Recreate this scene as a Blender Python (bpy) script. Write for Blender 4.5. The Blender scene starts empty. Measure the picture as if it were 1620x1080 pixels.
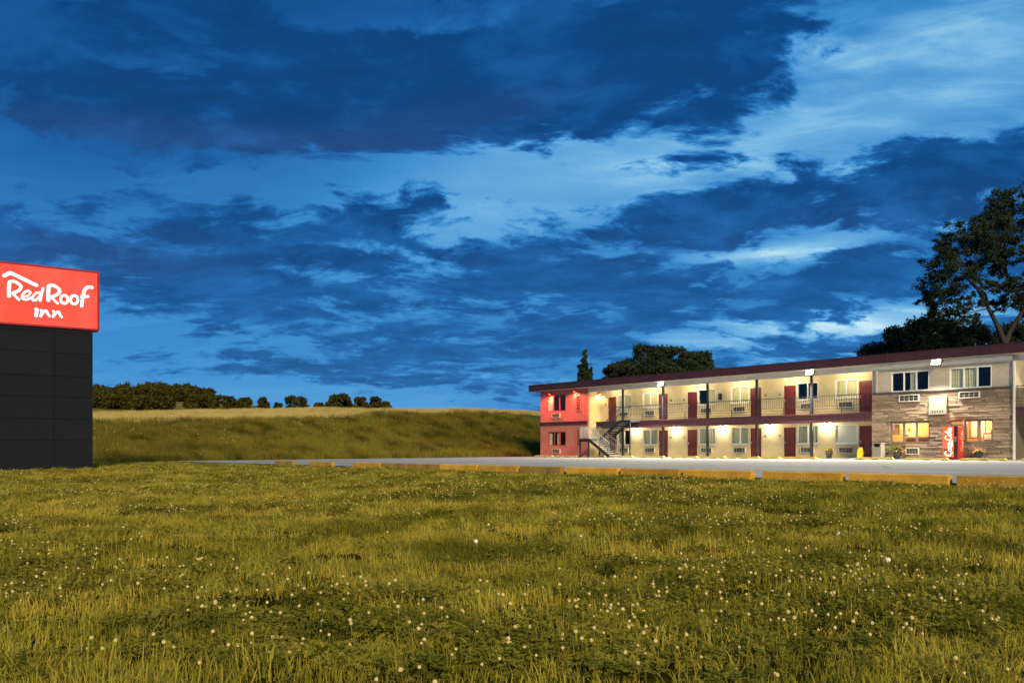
import bpy, bmesh, math, random
import numpy as np
from mathutils import Vector, Matrix, Euler

R = math.radians
scene = bpy.context.scene
COL = scene.collection

# ------------------------------------------------------------------ camera
F, CX, HY, CAMZ = 1400.0, 810.0, 712.5, 0.48      # focal length, centre and horizon in photo pixels; metres
cam_data = bpy.data.cameras.new('camera')
cam = bpy.data.objects.new('camera', cam_data)
COL.objects.link(cam)
cam.location = (0, 0, CAMZ)
cam.rotation_euler = (R(90), 0, 0)
cam_data.sensor_width = 36.0
cam_data.lens = 36.0 * F / 1620.0
cam_data.shift_y = (HY - 540.0) / 1620.0
cam_data.clip_start = 0.05
cam_data.clip_end = 6000.0
scene.camera = cam

# ------------------------------------------------------------------ render look
scene.render.engine = 'CYCLES'
scene.view_settings.view_transform = 'Standard'
scene.view_settings.look = 'None'
scene.view_settings.exposure = 0.0
scene.view_settings.gamma = 1.0
scene.view_settings.use_curve_mapping = False
scene.cycles.use_denoising = True
scene.cycles.max_bounces = 6
scene.cycles.diffuse_bounces = 3
scene.cycles.glossy_bounces = 3
scene.cycles.transparent_max_bounces = 12
scene.cycles.transmission_bounces = 4
scene.cycles.sample_clamp_indirect = 4.0
scene.cycles.caustics_reflective = False
scene.cycles.caustics_refractive = False

# ------------------------------------------------------------------ node helper
class NT:
    def __init__(self, tree):
        self.t = tree; self.n = tree.nodes; self.l = tree.links
    def node(self, kind, **kw):
        nd = self.n.new(kind)
        for k, v in kw.items(): setattr(nd, k, v)
        return nd
    def put(self, sock, v):
        if isinstance(v, bpy.types.NodeSocket): self.l.new(v, sock)
        else: sock.default_value = v
    def m(self, op, a, b=0.0, c=0.0, clamp=False):
        nd = self.node('ShaderNodeMath', operation=op, use_clamp=clamp)
        self.put(nd.inputs[0], a); self.put(nd.inputs[1], b); self.put(nd.inputs[2], c)
        return nd.outputs[0]
    def mr(self, v, a, b, c=0.0, d=1.0, interp='SMOOTHSTEP'):
        nd = self.node('ShaderNodeMapRange', interpolation_type=interp)
        self.put(nd.inputs[0], v); self.put(nd.inputs[1], a); self.put(nd.inputs[2], b)
        self.put(nd.inputs[3], c); self.put(nd.inputs[4], d)
        return nd.outputs[0]
    def xyz(self, x, y, z):
        nd = self.node('ShaderNodeCombineXYZ')
        self.put(nd.inputs[0], x); self.put(nd.inputs[1], y); self.put(nd.inputs[2], z)
        return nd.outputs[0]
    def sep(self, v):
        nd = self.node('ShaderNodeSeparateXYZ'); self.put(nd.inputs[0], v); return nd.outputs
    def noise(self, vec, scale, detail=4, rough=0.5, dist=0.0, color=False):
        nd = self.node('ShaderNodeTexNoise')
        if vec is not None: self.put(nd.inputs['Vector'], vec)
        nd.inputs['Scale'].default_value = scale; nd.inputs['Detail'].default_value = detail
        nd.inputs['Roughness'].default_value = rough; nd.inputs['Distortion'].default_value = dist
        return nd.outputs['Color' if color else 'Fac']
    def mapping(self, vec, loc=(0,0,0), rot=(0,0,0), sc=(1,1,1), kind='POINT'):
        nd = self.node('ShaderNodeMapping', vector_type=kind)
        self.put(nd.inputs[0], vec)
        nd.inputs['Location'].default_value = loc; nd.inputs['Rotation'].default_value = rot
        nd.inputs['Scale'].default_value = sc
        return nd.outputs[0]
    def mix(self, fac, a, b, blend='MIX'):
        nd = self.node('ShaderNodeMix', data_type='RGBA', blend_type=blend)
        self.put(nd.inputs[0], fac); self.put(nd.inputs[6], a); self.put(nd.inputs[7], b)
        return nd.outputs[2]
    def ramp(self, fac, stops):
        nd = self.node('ShaderNodeValToRGB'); self.put(nd.inputs[0], fac)
        el = nd.color_ramp.elements
        while len(el) < len(stops): el.new(0.5)
        for e, (p, c) in zip(el, stops): e.position = p; e.color = (*c, 1)
        return nd.outputs[0]

# ------------------------------------------------------------------ sky
SUN_EL, SUN_AZ = R(25), R(168)        # elevation; compass angle of the sun, clockwise from +Y (behind the camera, to the right)
world = bpy.data.worlds.new('World'); scene.world = world; world.use_nodes = True
world.cycles.sampling_method = 'MANUAL'; world.cycles.sample_map_resolution = 256
w = NT(world.node_tree); w.n.clear()
sky = w.node('ShaderNodeTexSky', sky_type='NISHITA', sun_disc=False)
sky.sun_elevation = SUN_EL; sky.sun_rotation = SUN_AZ
sky.air_density = 1.0; sky.dust_density = 0.3; sky.ozone_density = 4.0
dirv = w.node('ShaderNodeTexCoord').outputs['Generated']
dx, dy, dz = w.sep(dirv)
az = w.m('ARCTAN2', dx, dy)
el = w.m('ARCSINE', dz)
AE = w.xyz(az, el, 0.0)
kk = w.m('DIVIDE', 1.0, w.m('ADD', w.m('MAXIMUM', dz, 0.0), 0.22))
plane = w.xyz(w.m('MULTIPLY', dx, kk), w.m('MULTIPLY', dy, kk), 0.0)      # a cloud layer overhead, seen in perspective
def blobs(specs):
    tot = None
    for (px, py, rx, ry, rot, wt) in specs:                                # a cloud bank: bearing, height above the horizon, size, weight
        a0 = math.atan((px - CX) / F); e0 = math.atan((HY - py) / F * math.cos(a0))
        v = w.mapping(AE, (a0, e0, 0), (0, 0, R(-rot)), (rx / F, ry / F, 1), 'TEXTURE')
        ln = w.node('ShaderNodeVectorMath', operation='LENGTH'); w.put(ln.inputs[0], v)
        b = w.mr(ln.outputs['Value'], 0.0, 1.7, wt, 0.0)
        tot = b if tot is None else w.m('ADD', tot, b)
    return tot
cover = blobs([
    (330,140,330,120,-2,.42), (720,130,290,110,-6,.42), (1010,110,240,120,-10,.40), (1200,50,180,90,-20,.28), (110,190,150,70,10,.22),
    (600,345,220,50,-8,.26), (380,395,360,40,-5,.20), (60,400,240,60,0,.20), (300,455,420,45,-3,.16),
    (1110,345,330,55,-8,.40), (1470,300,250,55,-8,.38), (1250,455,430,50,-3,.38), (880,440,190,36,-4,.26), (1000,540,430,34,-4,.20),
    (640,530,300,60,-9,.22), (480,490,250,34,6,.16), (760,605,260,30,-6,.16), (1290,560,260,22,-4,.22), (1560,420,220,70,0,.25),
    (420,275,480,40,-4,-.32), (830,290,200,55,-10,-.38), (1380,180,330,85,-8,-.34), (1230,398,190,15,-4,-.30), (1300,512,260,24,-3,-.38),
    (560,640,420,30,0,-.18), (900,625,260,26,-5,.20), (330,560,260,40,-6,.10), (180,560,260,60,0,-.16), (60,20,260,60,0,-.20), (700,20,300,34,0,-.20), (950,400,120,14,-6,-.25)])
bright = blobs([
    (850,290,300,90,-12,.20), (1400,190,330,110,-8,.14), (1240,396,150,14,-4,.34), (1330,516,210,26,-3,.36), (1390,562,150,22,-3,.24), (1200,232,260,26,-6,.12),
    (560,630,420,60,0,.06), (60,90,420,200,0,-.20), (300,230,260,60,0,-.05), (1560,60,200,90,0,.06), (620,0,360,60,0,-.22), (200,20,300,60,0,-.10)])
warp = w.noise(w.mapping(plane, sc=(1,1,1)), 1.6, 3, .5, color=True)
pl = w.node('ShaderNodeVectorMath', operation='MULTIPLY_ADD')
w.put(pl.inputs[0], warp); pl.inputs[1].default_value = (.30, .30, 0); w.put(pl.inputs[2], plane)
nA = w.noise(w.mapping(pl.outputs[0], (3.1, 1.7, 0), (0, 0, R(18)), (.85, 1.25, 1)), 2.3, 10, .62, .0)
nB = w.noise(w.mapping(pl.outputs[0], (7.3, 4.1, 0), (0, 0, R(-14)), (.8, 2.6, 1)), 2.6, 7, .58, .2)      # streaks
nC = w.noise(w.mapping(AE, (1, 2, 0), (0, 0, R(5)), (4, 22, 1)), 1.5, 7, .6, .5)
nD = w.noise(w.mapping(pl.outputs[0], (5.7, 2.3, 0), (0, 0, R(-10)), (1, 1.3, 1)), 8.5, 8, .62, .15)      # small puffs
nsum = w.m('ADD', w.m('MULTIPLY', w.m('SUBTRACT', nA, .5), 1.55), w.m('MULTIPLY', w.m('SUBTRACT', nD, .5), 1.25))
dens = w.m('ADD', w.m('ADD', nsum, .5), w.m('MULTIPLY', cover, .88))
c1 = w.mr(dens, .48, .80)
streak = w.mr(nB, .42, .70)
streak2 = w.mr(nC, .40, .72)
right = w.mr(az, R(-12), R(22))
left_tint = w.mr(az, R(8), R(-14))
low = w.mr(el, R(9), R(1))
clear = w.m('ADD', w.m('ADD', .525, bright), w.m('MULTIPLY', w.m('SUBTRACT', streak, .45), w.m('MULTIPLY_ADD', right, .16, .04)))
clear = w.m('ADD', clear, w.m('MULTIPLY', w.m('SUBTRACT', streak2, .5), w.m('MULTIPLY_ADD', right, .10, .02)))
clear = w.m('ADD', clear, w.m('MULTIPLY', right, .05))
rim = w.m('MULTIPLY', w.m('MULTIPLY', c1, w.m('SUBTRACT', 1.0, c1)), w.m('MULTIPLY', right, .28))
clear = w.m('ADD', clear, rim)
inner = w.noise(w.mapping(pl.outputs[0], (1.3, 9.1, 0), (0, 0, 0), (1, 1.4, 1)), 5.0, 6, .6, .2)
cloud = w.m('ADD', .10, w.m('MULTIPLY', w.mr(inner, .35, .72), .17))
cloud = w.m('ADD', cloud, w.m('MULTIPLY', w.mr(el, R(19), R(5)), .13))
cloud = w.m('ADD', cloud, w.m('MULTIPLY', right, .03))
tone = w.m('ADD', w.m('MULTIPLY', clear, w.m('SUBTRACT', 1.0, c1)), w.m('MULTIPLY', cloud, c1))
rampc = w.ramp(tone, [(0.0, (.001,.030,.12)), (.18, (.002,.056,.21)), (.34, (.010,.120,.37)), (.52, (.042,.250,.60)),
                      (.70, (.140,.42,.74)), (.88, (.36,.66,.86)), (1.0, (.62,.84,.93))])
purple = blobs([(420,225,420,22,-1,.9), (720,185,200,26,-10,.6), (110,395,220,40,0,.8), (1200,380,420,40,-3,.35), (60,250,200,40,0,.5)])
rampc = w.mix(w.m('MULTIPLY', w.m('MULTIPLY', purple, .17), w.mr(c1, .05, .6), clamp=True), rampc, (.075, .115, .31, 1))
nis = w.mix(1.0, sky.outputs[0], (.05, .085, .115, 1), 'MULTIPLY')
total = w.mix(.06, rampc, nis)
bg = w.node('ShaderNodeBackground'); w.put(bg.inputs[0], total); bg.inputs[1].default_value = 1.0
wo = w.node('ShaderNodeOutputWorld'); w.l.new(bg.outputs[0], wo.inputs[0])

# ------------------------------------------------------------------ sun: the last warm light, low behind the camera
sun_data = bpy.data.lights.new('sun', 'SUN')
sun_data.energy = 4.8; sun_data.angle = R(9); sun_data.color = (1.0, .79, .42)
sun = bpy.data.objects.new('sun', sun_data); COL.objects.link(sun)
sdir = Vector((math.sin(SUN_AZ) * math.cos(SUN_EL), math.cos(SUN_AZ) * math.cos(SUN_EL), math.sin(SUN_EL)))
sun.location = (30, -30, 40)
sun.rotation_euler = sdir.to_track_quat('Z', 'Y').to_euler()

# ------------------------------------------------------------------ places: pixel directions to positions on known planes
UX, UY = 0.6314, -0.7754            # along the motel front, left end to right end
VX, VY = 0.7754, 0.6314             # from the motel front into the building
P0 = Vector((8.8, 70.4, 0.0))       # first balcony column, on the walkway
ANG = math.atan2(UY, UX)
def W(s, d, z=0.0): return Vector((P0.x + s*UX + d*VX, P0.y + s*UY + d*VY, z))
def s_at(px, d):
    r = (px - CX) / F
    return (r*(P0.y + d*VY) - P0.x - d*VX) / (UX - r*UY)
def z_at(py, s, d): return CAMZ + (HY - py) / F * (P0.y + s*UY + d*VY)
def sstep(a, b, x):
    t = np.clip((x - a) / (b - a), 0, 1); return t*t*(3 - 2*t)
_rng0 = np.random.RandomState(5)
_vn = _rng0.rand(64, 64)
def vnoise(x, y):                    # smooth value noise, -1..1
    x = np.asarray(x, float); y = np.asarray(y, float)
    xi = np.floor(x).astype(int); yi = np.floor(y).astype(int)
    fx = x - xi; fy = y - yi; fx = fx*fx*(3-2*fx); fy = fy*fy*(3-2*fy)
    g = lambda i, j: _vn[i % 64, j % 64]
    a = g(xi, yi)*(1-fx) + g(xi+1, yi)*fx; b = g(xi, yi+1)*(1-fx) + g(xi+1, yi+1)*fx
    return (a*(1-fy) + b*fy)*2 - 1
def t_of(x, y): return -((x - P0.x)*VX + (y - P0.y)*VY)          # metres in front of the motel columns
def w_of(x, y): return -.829*(x + 21.7) + .559*(y - 46.0)         # metres past the foot of the grassy bank
def k_of(x, y): return .559*(x + 21.7) + .829*(y - 46.0)
CURB_T = 35.2
def lot_z(t): return -0.055 - 0.045*np.clip(t/35.0, 0, 1)
def hgt(x, y):
    x = np.asarray(x, float); y = np.asarray(y, float)
    t = t_of(x, y); q = t - CURB_T; wv = w_of(x, y); k = k_of(x, y)
    lot = lot_z(t) - 0.06
    lawn = -0.15 - 0.18*sstep(0, 14, q) + 0.022*vnoise(x*.9, y*.9) + 0.02*vnoise(x*2.3+9, y*2.3+4) + .03*vnoise(x*.3, y*.3)*sstep(1, 6, q)
    z = np.where(q > 0, lawn, lot)
    H = 1.75 + .054*np.clip(k, -40, 60)
    H = np.maximum(H, .8)
    bank = H*sstep(-1, 15, wv)*(1 + .05*vnoise(x*.12, y*.12)) + .12*vnoise(x*.5, y*.5)*sstep(0, 3, wv)
    up = .025*np.clip(wv - 13, 0, 45) + .028*np.clip(wv - 58, 0, 300)
    far = 9.0*np.exp(-((x + 125)/52)**2 - ((y - 330)/62)**2) - .02*np.clip(wv - 420, 0, 1500)
    z = z + np.where(wv > -1, bank + up, 0.0) + far
    return z

# ------------------------------------------------------------------ materials
MATS = {}
def mat(name, c1, c2=None, rough=.75, scale=6.0, metal=0.0, bump=0.0, bscale=40.0, detail=5, rand=0.0, spec=.4, coords='Object'):
    if name in MATS: return MATS[name]
    m = bpy.data.materials.new(name); m.use_nodes = True
    t = NT(m.node_tree); b = t.n['Principled BSDF']
    tc = t.node('ShaderNodeTexCoord').outputs['Object'] if coords == 'Object' else t.node('ShaderNodeNewGeometry').outputs['Position']
    c2 = c2 or tuple(min(1, c*1.25) for c in c1)
    n1 = t.noise(tc, scale, detail, .6)
    col = t.mix(t.mr(n1, .32, .70), (*c1, 1), (*c2, 1))
    if rand:
        rn = t.node('ShaderNodeObjectInfo').outputs['Random']
        hsv = t.node('ShaderNodeHueSaturation')
        t.put(hsv.inputs['Value'], t.mr(rn, 0, 1, 1 - rand, 1 + rand, 'LINEAR')); t.put(hsv.inputs['Color'], col); col = hsv.outputs[0]
    t.put(b.inputs['Base Color'], col)
    t.put(b.inputs['Roughness'], t.mr(n1, .2, .8, max(.05, rough - .1), min(1, rough + .1), 'LINEAR'))
    b.inputs['Metallic'].default_value = metal
    b.inputs['Specular IOR Level'].default_value = spec
    if bump:
        bp = t.node('ShaderNodeBump'); bp.inputs['Strength'].default_value = bump; bp.inputs['Distance'].default_value = .02
        t.put(bp.inputs['Height'], t.noise(tc, bscale, 4, .6)); t.put(b.inputs['Normal'], bp.outputs[0])
    MATS[name] = m; return m
def emat(name, col, strength, var=0.0, scale=1.0):
    if name in MATS: return MATS[name]
    m = bpy.data.materials.new(name); m.use_nodes = True
    t = NT(m.node_tree); b = t.n['Principled BSDF']
    b.inputs['Base Color'].default_value = (*[x*.25 for x in col], 1); b.inputs['Roughness'].default_value = .4
    c = (*col, 1)
    if var:
        n1 = t.noise(t.node('ShaderNodeTexCoord').outputs['Object'], scale, 2, .5)
        c = t.mix(t.mr(n1, .35, .75), (*col, 1), tuple(min(1, x + var) for x in col) + (1,))
    t.put(b.inputs['Emission Color'], c)
    b.inputs['Emission Strength'].default_value = strength
    MATS[name] = m; return m
def brick_mat(name, c1, c2, mortar, sx, sz, bump=.4):
    m = bpy.data.materials.new(name); m.use_nodes = True
    t = NT(m.node_tree); b = t.n['Principled BSDF']
    tc = t.node('ShaderNodeTexCoord').outputs['Object']
    x, y, z = t.sep(tc)
    v = t.xyz(t.m('ADD', x, y), z, 0.0)
    br = t.node('ShaderNodeTexBrick'); t.put(br.inputs['Vector'], v)
    br.inputs['Scale'].default_value = 1.0; br.inputs['Brick Width'].default_value = sx; br.inputs['Row Height'].default_value = sz
    br.inputs['Mortar Size'].default_value = .008; br.inputs['Mortar Smooth'].default_value = .3
    br.inputs['Color1'].default_value = (*c1, 1); br.inputs['Color2'].default_value = (*c2, 1); br.inputs['Mortar'].default_value = (*mortar, 1)
    dirt = t.mr(t.noise(tc, .9, 6, .65), .35, .75, .86, 1.06)
    col = t.mix(1.0, br.outputs['Color'], dirt, 'MULTIPLY')
    t.put(b.inputs['Base Color'], col); b.inputs['Roughness'].default_value = .85
    bp = t.node('ShaderNodeBump'); bp.inputs['Strength'].default_value = bump; bp.inputs['Distance'].default_value = .01
    bp.invert = True
    t.put(bp.inputs['Height'], br.outputs['Fac']); t.put(b.inputs['Normal'], bp.outputs[0])
    return m
def glass_mat(name, tint=(1,1,1), base=.06):
    m = bpy.data.materials.new(name); m.use_nodes = True
    t = NT(m.node_tree); t.n.clear()
    tr = t.node('ShaderNodeBsdfTransparent'); tr.inputs[0].default_value = (*tint, 1)
    gl = t.node('ShaderNodeBsdfGlossy'); gl.inputs['Roughness'].default_value = .03
    fr = t.node('ShaderNodeLayerWeight'); fr.inputs[0].default_value = .5
    mx = t.node('ShaderNodeMixShader'); t.put(mx.inputs[0], t.m('ADD', t.m('MULTIPLY', t.m('POWER', fr.outputs['Facing'], 4.0), .7), .045 + base, clamp=True))
    t.l.new(tr.outputs[0], mx.inputs[1]); t.l.new(gl.outputs[0], mx.inputs[2])
    o = t.node('ShaderNodeOutputMaterial'); t.l.new(mx.outputs[0], o.inputs[0])
    return m
def leaf_mat(name, c1, c2, scale=.6, rough=.6, trans=.25, rand=.0):
    m = bpy.data.materials.new(name); m.use_nodes = True
    t = NT(m.node_tree); t.n.clear()
    pos = t.node('ShaderNodeNewGeometry').outputs['Position']
    isl = t.node('ShaderNodeNewGeometry').outputs['Random Per Island']
    n = t.noise(pos, scale, 5, .6)
    col = t.mix(t.mr(t.m('ADD', t.m('MULTIPLY', n, .75), t.m('MULTIPLY', isl, .25)), .32, .68), (*c1, 1), (*c2, 1))
    if rand:
        rn = t.node('ShaderNodeObjectInfo').outputs['Random']
        hsv = t.node('ShaderNodeHueSaturation'); t.put(hsv.inputs['Value'], t.mr(rn, 0, 1, 1 - rand, 1 + rand, 'LINEAR')); t.put(hsv.inputs['Color'], col); col = hsv.outputs[0]
    df = t.node('ShaderNodeBsdfDiffuse'); t.put(df.inputs[0], col)
    tl = t.node('ShaderNodeBsdfTranslucent'); t.put(tl.inputs[0], col)
    mx = t.node('ShaderNodeMixShader'); mx.inputs[0].default_value = trans
    t.l.new(df.outputs[0], mx.inputs[1]); t.l.new(tl.outputs[0], mx.inputs[2])
    o = t.node('ShaderNodeOutputMaterial'); t.l.new(mx.outputs[0], o.inputs[0])
    return m

# ------------------------------------------------------------------ mesh helpers
class MB:
    def __init__(self): self.v = []; self.f = []; self.mi = []; self.sm = []
    def face(self, idx, mi=0, smooth=False): self.f.append(tuple(idx)); self.mi.append(mi); self.sm.append(smooth)
    def quad(self, a, b, c, d, mi=0):
        n = len(self.v); self.v += [tuple(a), tuple(b), tuple(c), tuple(d)]; self.face((n, n+1, n+2, n+3), mi)
    def box(self, x0, x1, y0, y1, z0, z1, mi=0, M=None):
        n = len(self.v)
        vs = [(x0,y0,z0),(x1,y0,z0),(x1,y1,z0),(x0,y1,z0),(x0,y0,z1),(x1,y0,z1),(x1,y1,z1),(x0,y1,z1)]
        if M is not None: vs = [tuple(M @ Vector(p)) for p in vs]
        self.v += vs
        for q in ((0,3,2,1),(4,5,6,7),(0,1,5,4),(1,2,6,5),(2,3,7,6),(3,0,4,7)): self.face([n+i for i in q], mi)
        return self
    def bar(self, a, b, wd, ht, mi=0):            # a box-section bar from a to b
        a = Vector(a); b = Vector(b); d = b - a
        M = Matrix.Translation(a) @ d.to_track_quat('X', 'Z').to_matrix().to_4x4()
        return self.box(0, d.length, -wd/2, wd/2, -ht/2, ht/2, mi, M)
    def prism(self, prof, x0, x1, mi=0):           # profile in (y, z), counter-clockwise seen from +x, swept along x
        n = len(self.v); k = len(prof)
        self.v += [(x0, y, z) for y, z in prof] + [(x1, y, z) for y, z in prof]
        self.face([n + i for i in range(k)][::-1], mi); self.face([n + k + i for i in range(k)], mi)
        for i in range(k):
            j = (i+1) % k; self.face((n+i, n+j, n+k+j, n+k+i), mi)
        return self
    def tube(self, pts, rad, sides=8, mi=0, flat=None, cap=True):   # rad: number or list; flat: (unit normal, factor) squashes along it
        pts = [Vector(p) for p in pts]; k = len(pts)
        rad = [rad]*k if not hasattr(rad, '__len__') else rad
        n0 = len(self.v); up = None
        for i, p in enumerate(pts):
            t = (pts[min(i+1, k-1)] - pts[max(i-1, 0)]).normalized()
            if flat is not None: up = flat[0]
            elif up is None or abs(up.dot(t)) > .95: up = Vector((0,0,1)) if abs(t.z) < .9 else Vector((1,0,0))
            sd = t.cross(up).normalized(); u2 = sd.cross(t).normalized()
            if flat is None: up = u2
            for j in range(sides):
                a = 2*math.pi*j/sides
                self.v.append(tuple(p + sd*math.cos(a)*rad[i] + u2*math.sin(a)*rad[i]*(flat[1] if flat else 1)))
        for i in range(k-1):
            for j in range(sides):
                a = n0 + i*sides + j; b = n0 + i*sides + (j+1) % sides
                self.face((a, b, b + sides, a + sides), mi, True)
        if cap:
            self.face([n0 + j for j in range(sides)][::-1], mi); self.face([n0 + (k-1)*sides + j for j in range(sides)], mi)
        return self
    def lathe(self, prof, sides=16, c=(0,0,0), mi=0):  # (r, z) pairs
        n0 = len(self.v); k = len(prof)
        for r, z in prof:
            for j in range(sides):
                a = 2*math.pi*j/sides; self.v.append((c[0]+r*math.cos(a), c[1]+r*math.sin(a), c[2]+z))
        for i in range(k-1):
            for j in range(sides):
                a = n0+i*sides+j; b = n0+i*sides+(j+1) % sides
                self.face((a, b, b+sides, a+sides), mi, True)
        self.face([n0+j for j in range(sides)][::-1], mi); self.face([n0+(k-1)*sides+j for j in range(sides)], mi)
        return self
    def mesh(self, name, mats):
        me = bpy.data.meshes.new(name); me.from_pydata(self.v, [], self.f)
        for m in (mats if isinstance(mats, (list, tuple)) else [mats]): me.materials.append(m)
        me.polygons.foreach_set('material_index', self.mi); me.polygons.foreach_set('use_smooth', self.sm)
        me.update(); return me
def link(name, me, parent=None, loc=(0,0,0), rotz=0.0):
    o = bpy.data.objects.new(name, me); COL.objects.link(o)
    if parent is not None: o.parent = parent
    o.location = loc; o.rotation_euler = (0, 0, rotz)
    return o
def obj(name, mb, mats, parent=None, loc=(0,0,0), rotz=0.0): return link(name, mb.mesh(name, mats), parent, loc, rotz)
def tag(o, label=None, cat=None, group=None, kind=None):
    if label: o['label'] = label
    if cat: o['category'] = cat
    if group: o['group'] = group
    if kind: o['kind'] = kind
    return o
def empty(name, loc=(0,0,0), rotz=0.0, parent=None): return link(name, None, parent, loc, rotz)
def copy_tree(o, parent=None):
    c = o.copy(); COL.objects.link(c); c.parent = parent
    for ch in list(o.children): copy_tree(ch, c)
    return c
def quads_mesh(name, verts, m):                     # verts: (N, 4, 3) array of separate quads
    n = len(verts); me = bpy.data.meshes.new(name)
    me.vertices.add(n*4); me.vertices.foreach_set('co', np.asarray(verts, np.float32).ravel())
    me.loops.add(n*4); me.loops.foreach_set('vertex_index', np.arange(n*4, dtype=np.int32))
    me.polygons.add(n); me.polygons.foreach_set('loop_start', np.arange(0, n*4, 4, dtype=np.int32))
    me.polygons.foreach_set('loop_total', np.full(n, 4, np.int32))
    me.update(calc_edges=True); me.validate(); me.materials.append(m); return me
def catmull(pts, n=6):
    P = [np.array(p, float) for p in pts]
    if len(P) < 3: return [tuple(P[0] + (P[-1]-P[0])*i/n) for i in range(n+1)]
    P = [2*P[0]-P[1]] + P + [2*P[-1]-P[-2]]; out = []
    for i in range(1, len(P)-2):
        for j in range(n):
            t = j/n; a, b, c, d = P[i-1], P[i], P[i+1], P[i+2]
            out.append(tuple(.5*((2*b) + (c-a)*t + (2*a-5*b+4*c-d)*t*t + (3*b-a-3*c+d)*t**3)))
    out.append(tuple(P[-2])); return out

# ------------------------------------------------------------------ ground
def ground_mat():
    m = bpy.data.materials.new('turf_soil'); m.use_nodes = True
    t = NT(m.node_tree); b = t.n['Principled BSDF']
    pos = t.node('ShaderNodeNewGeometry').outputs['Position']
    n = t.noise(pos, 3.0, 8, .65); big = t.noise(pos, .06, 6, .6)
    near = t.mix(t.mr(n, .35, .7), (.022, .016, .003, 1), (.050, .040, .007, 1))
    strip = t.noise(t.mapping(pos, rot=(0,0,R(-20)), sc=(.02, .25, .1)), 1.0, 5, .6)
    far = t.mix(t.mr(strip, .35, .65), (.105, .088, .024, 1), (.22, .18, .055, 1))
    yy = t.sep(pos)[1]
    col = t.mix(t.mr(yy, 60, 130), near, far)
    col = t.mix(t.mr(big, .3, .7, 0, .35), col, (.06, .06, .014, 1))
    t.put(b.inputs['Base Color'], col); b.inputs['Roughness'].default_value = 1.0; b.inputs['Specular IOR Level'].default_value = .0
    bp = t.node('ShaderNodeBump'); bp.inputs['Strength'].default_value = .6; bp.inputs['Distance'].default_value = .04
    t.put(bp.inputs['Height'], n); t.put(b.inputs['Normal'], bp.outputs[0])
    return m
def axis(parts):
    out = []
    for a, b, st in parts: out += list(np.arange(a, b, st))
    return np.array(out + [parts[-1][1]])
gx = axis([(-1500,-300,100), (-300,-100,10), (-100,-40,2.5), (-40,22,.4), (22,100,3), (100,300,20), (300,1500,100)])
gy = axis([(-200,-10,10), (-10,0,1), (0,95,.4), (95,160,2), (160,480,8), (480,3000,90)])
GX, GY = np.meshgrid(gx, gy); GZ = hgt(GX, GY)
nx, ny = len(gx), len(gy)
gv = np.stack([GX.ravel(), GY.ravel(), GZ.ravel()], 1)
ii = (np.arange(ny-1)[:, None]*nx + np.arange(nx-1)[None, :]).ravel()
gf = np.stack([ii, ii+1, ii+nx+1, ii+nx], 1)
gme = bpy.data.meshes.new('ground')
gme.vertices.add(len(gv)); gme.vertices.foreach_set('co', gv.astype(np.float32).ravel())
gme.loops.add(gf.size); gme.loops.foreach_set('vertex_index', gf.astype(np.int32).ravel())
gme.polygons.add(len(gf)); gme.polygons.foreach_set('loop_start', np.arange(0, gf.size, 4, dtype=np.int32)); gme.polygons.foreach_set('loop_total', np.full(len(gf), 4, np.int32))
gme.polygons.foreach_set('use_smooth', np.ones(len(gf), bool))
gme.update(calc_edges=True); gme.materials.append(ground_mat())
tag(link('ground', gme), kind='structure')

# parking lot: one sheet a little above the soil, from the kerb blocks to the walkway
def line_pt(px, d, z=None):
    s = s_at(px, d); return s
lot = MB()
s_tip = None
def on_foot(t):     # where the line t metres in front of the motel meets the bank foot
    # P = P0 + s*U - t*V ; w_of(P) = -0.2
    a = w_of(P0.x - t*VX, P0.y - t*VY); da = -.829*UX + .559*UY
    return (-0.2 - a) / da
ts = [35.15, 30, 25, 20, 15, 10, 6, 3, 0.0, -6, -14]
for i in range(len(ts)-1):
    t0, t1 = ts[i], ts[i+1]; sa, sb = on_foot(t0), on_foot(t1)
    n_seg = 14
    for j in range(n_seg):
        f0, f1 = j/n_seg, (j+1)/n_seg
        A = W(sa + (75-sa)*f0, -t0, float(lot_z(t0))); B = W(sa + (75-sa)*f1, -t0, float(lot_z(t0)))
        C = W(sb + (75-sb)*f1, -t1, float(lot_z(t1))); D = W(sb + (75-sb)*f0, -t1, float(lot_z(t1)))
        lot.quad(A, B, C, D)
def lot_mat():
    m = bpy.data.materials.new('lot_surface'); m.use_nodes = True
    t = NT(m.node_tree); b = t.n['Principled BSDF']
    pos = t.node('ShaderNodeNewGeometry').outputs['Position']
    along = t.mapping(pos, rot=(0, 0, -ANG), sc=(1, 1, 1))
    st = t.noise(t.mapping(along, sc=(.05, .9, 1)), 1.0, 6, .6)
    fine = t.noise(pos, 22, 5, .7); blot = t.noise(pos, .35, 5, .6)
    col = t.mix(t.mr(st, .3, .7), (.20, .195, .18, 1), (.30, .29, .265, 1))
    col = t.mix(t.mr(blot, .45, .75, 0, .5), col, (.20, .197, .19, 1))
    col = t.mix(t.mr(fine, .3, .7, 0, .35), col, (.34, .33, .30, 1))
    crack = t.node('ShaderNodeTexVoronoi', feature='DISTANCE_TO_EDGE'); t.put(crack.inputs['Vector'], pos); crack.inputs['Scale'].default_value = .16
    col = t.mix(t.mr(crack.outputs['Distance'], .012, .0, 0, .6), col, (.05, .05, .05, 1))
    t.put(b.inputs['Base Color'], col); b.inputs['Roughness'].default_value = .95; b.inputs['Specular IOR Level'].default_value = .1
    bp = t.node('ShaderNodeBump'); bp.inputs['Strength'].default_value = .3; bp.inputs['Distance'].default_value = .01
    t.put(bp.inputs['Height'], fine); t.put(b.inputs['Normal'], bp.outputs[0])
    return m
tag(obj('parking_lot', lot, lot_mat()), kind='structure')
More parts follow.
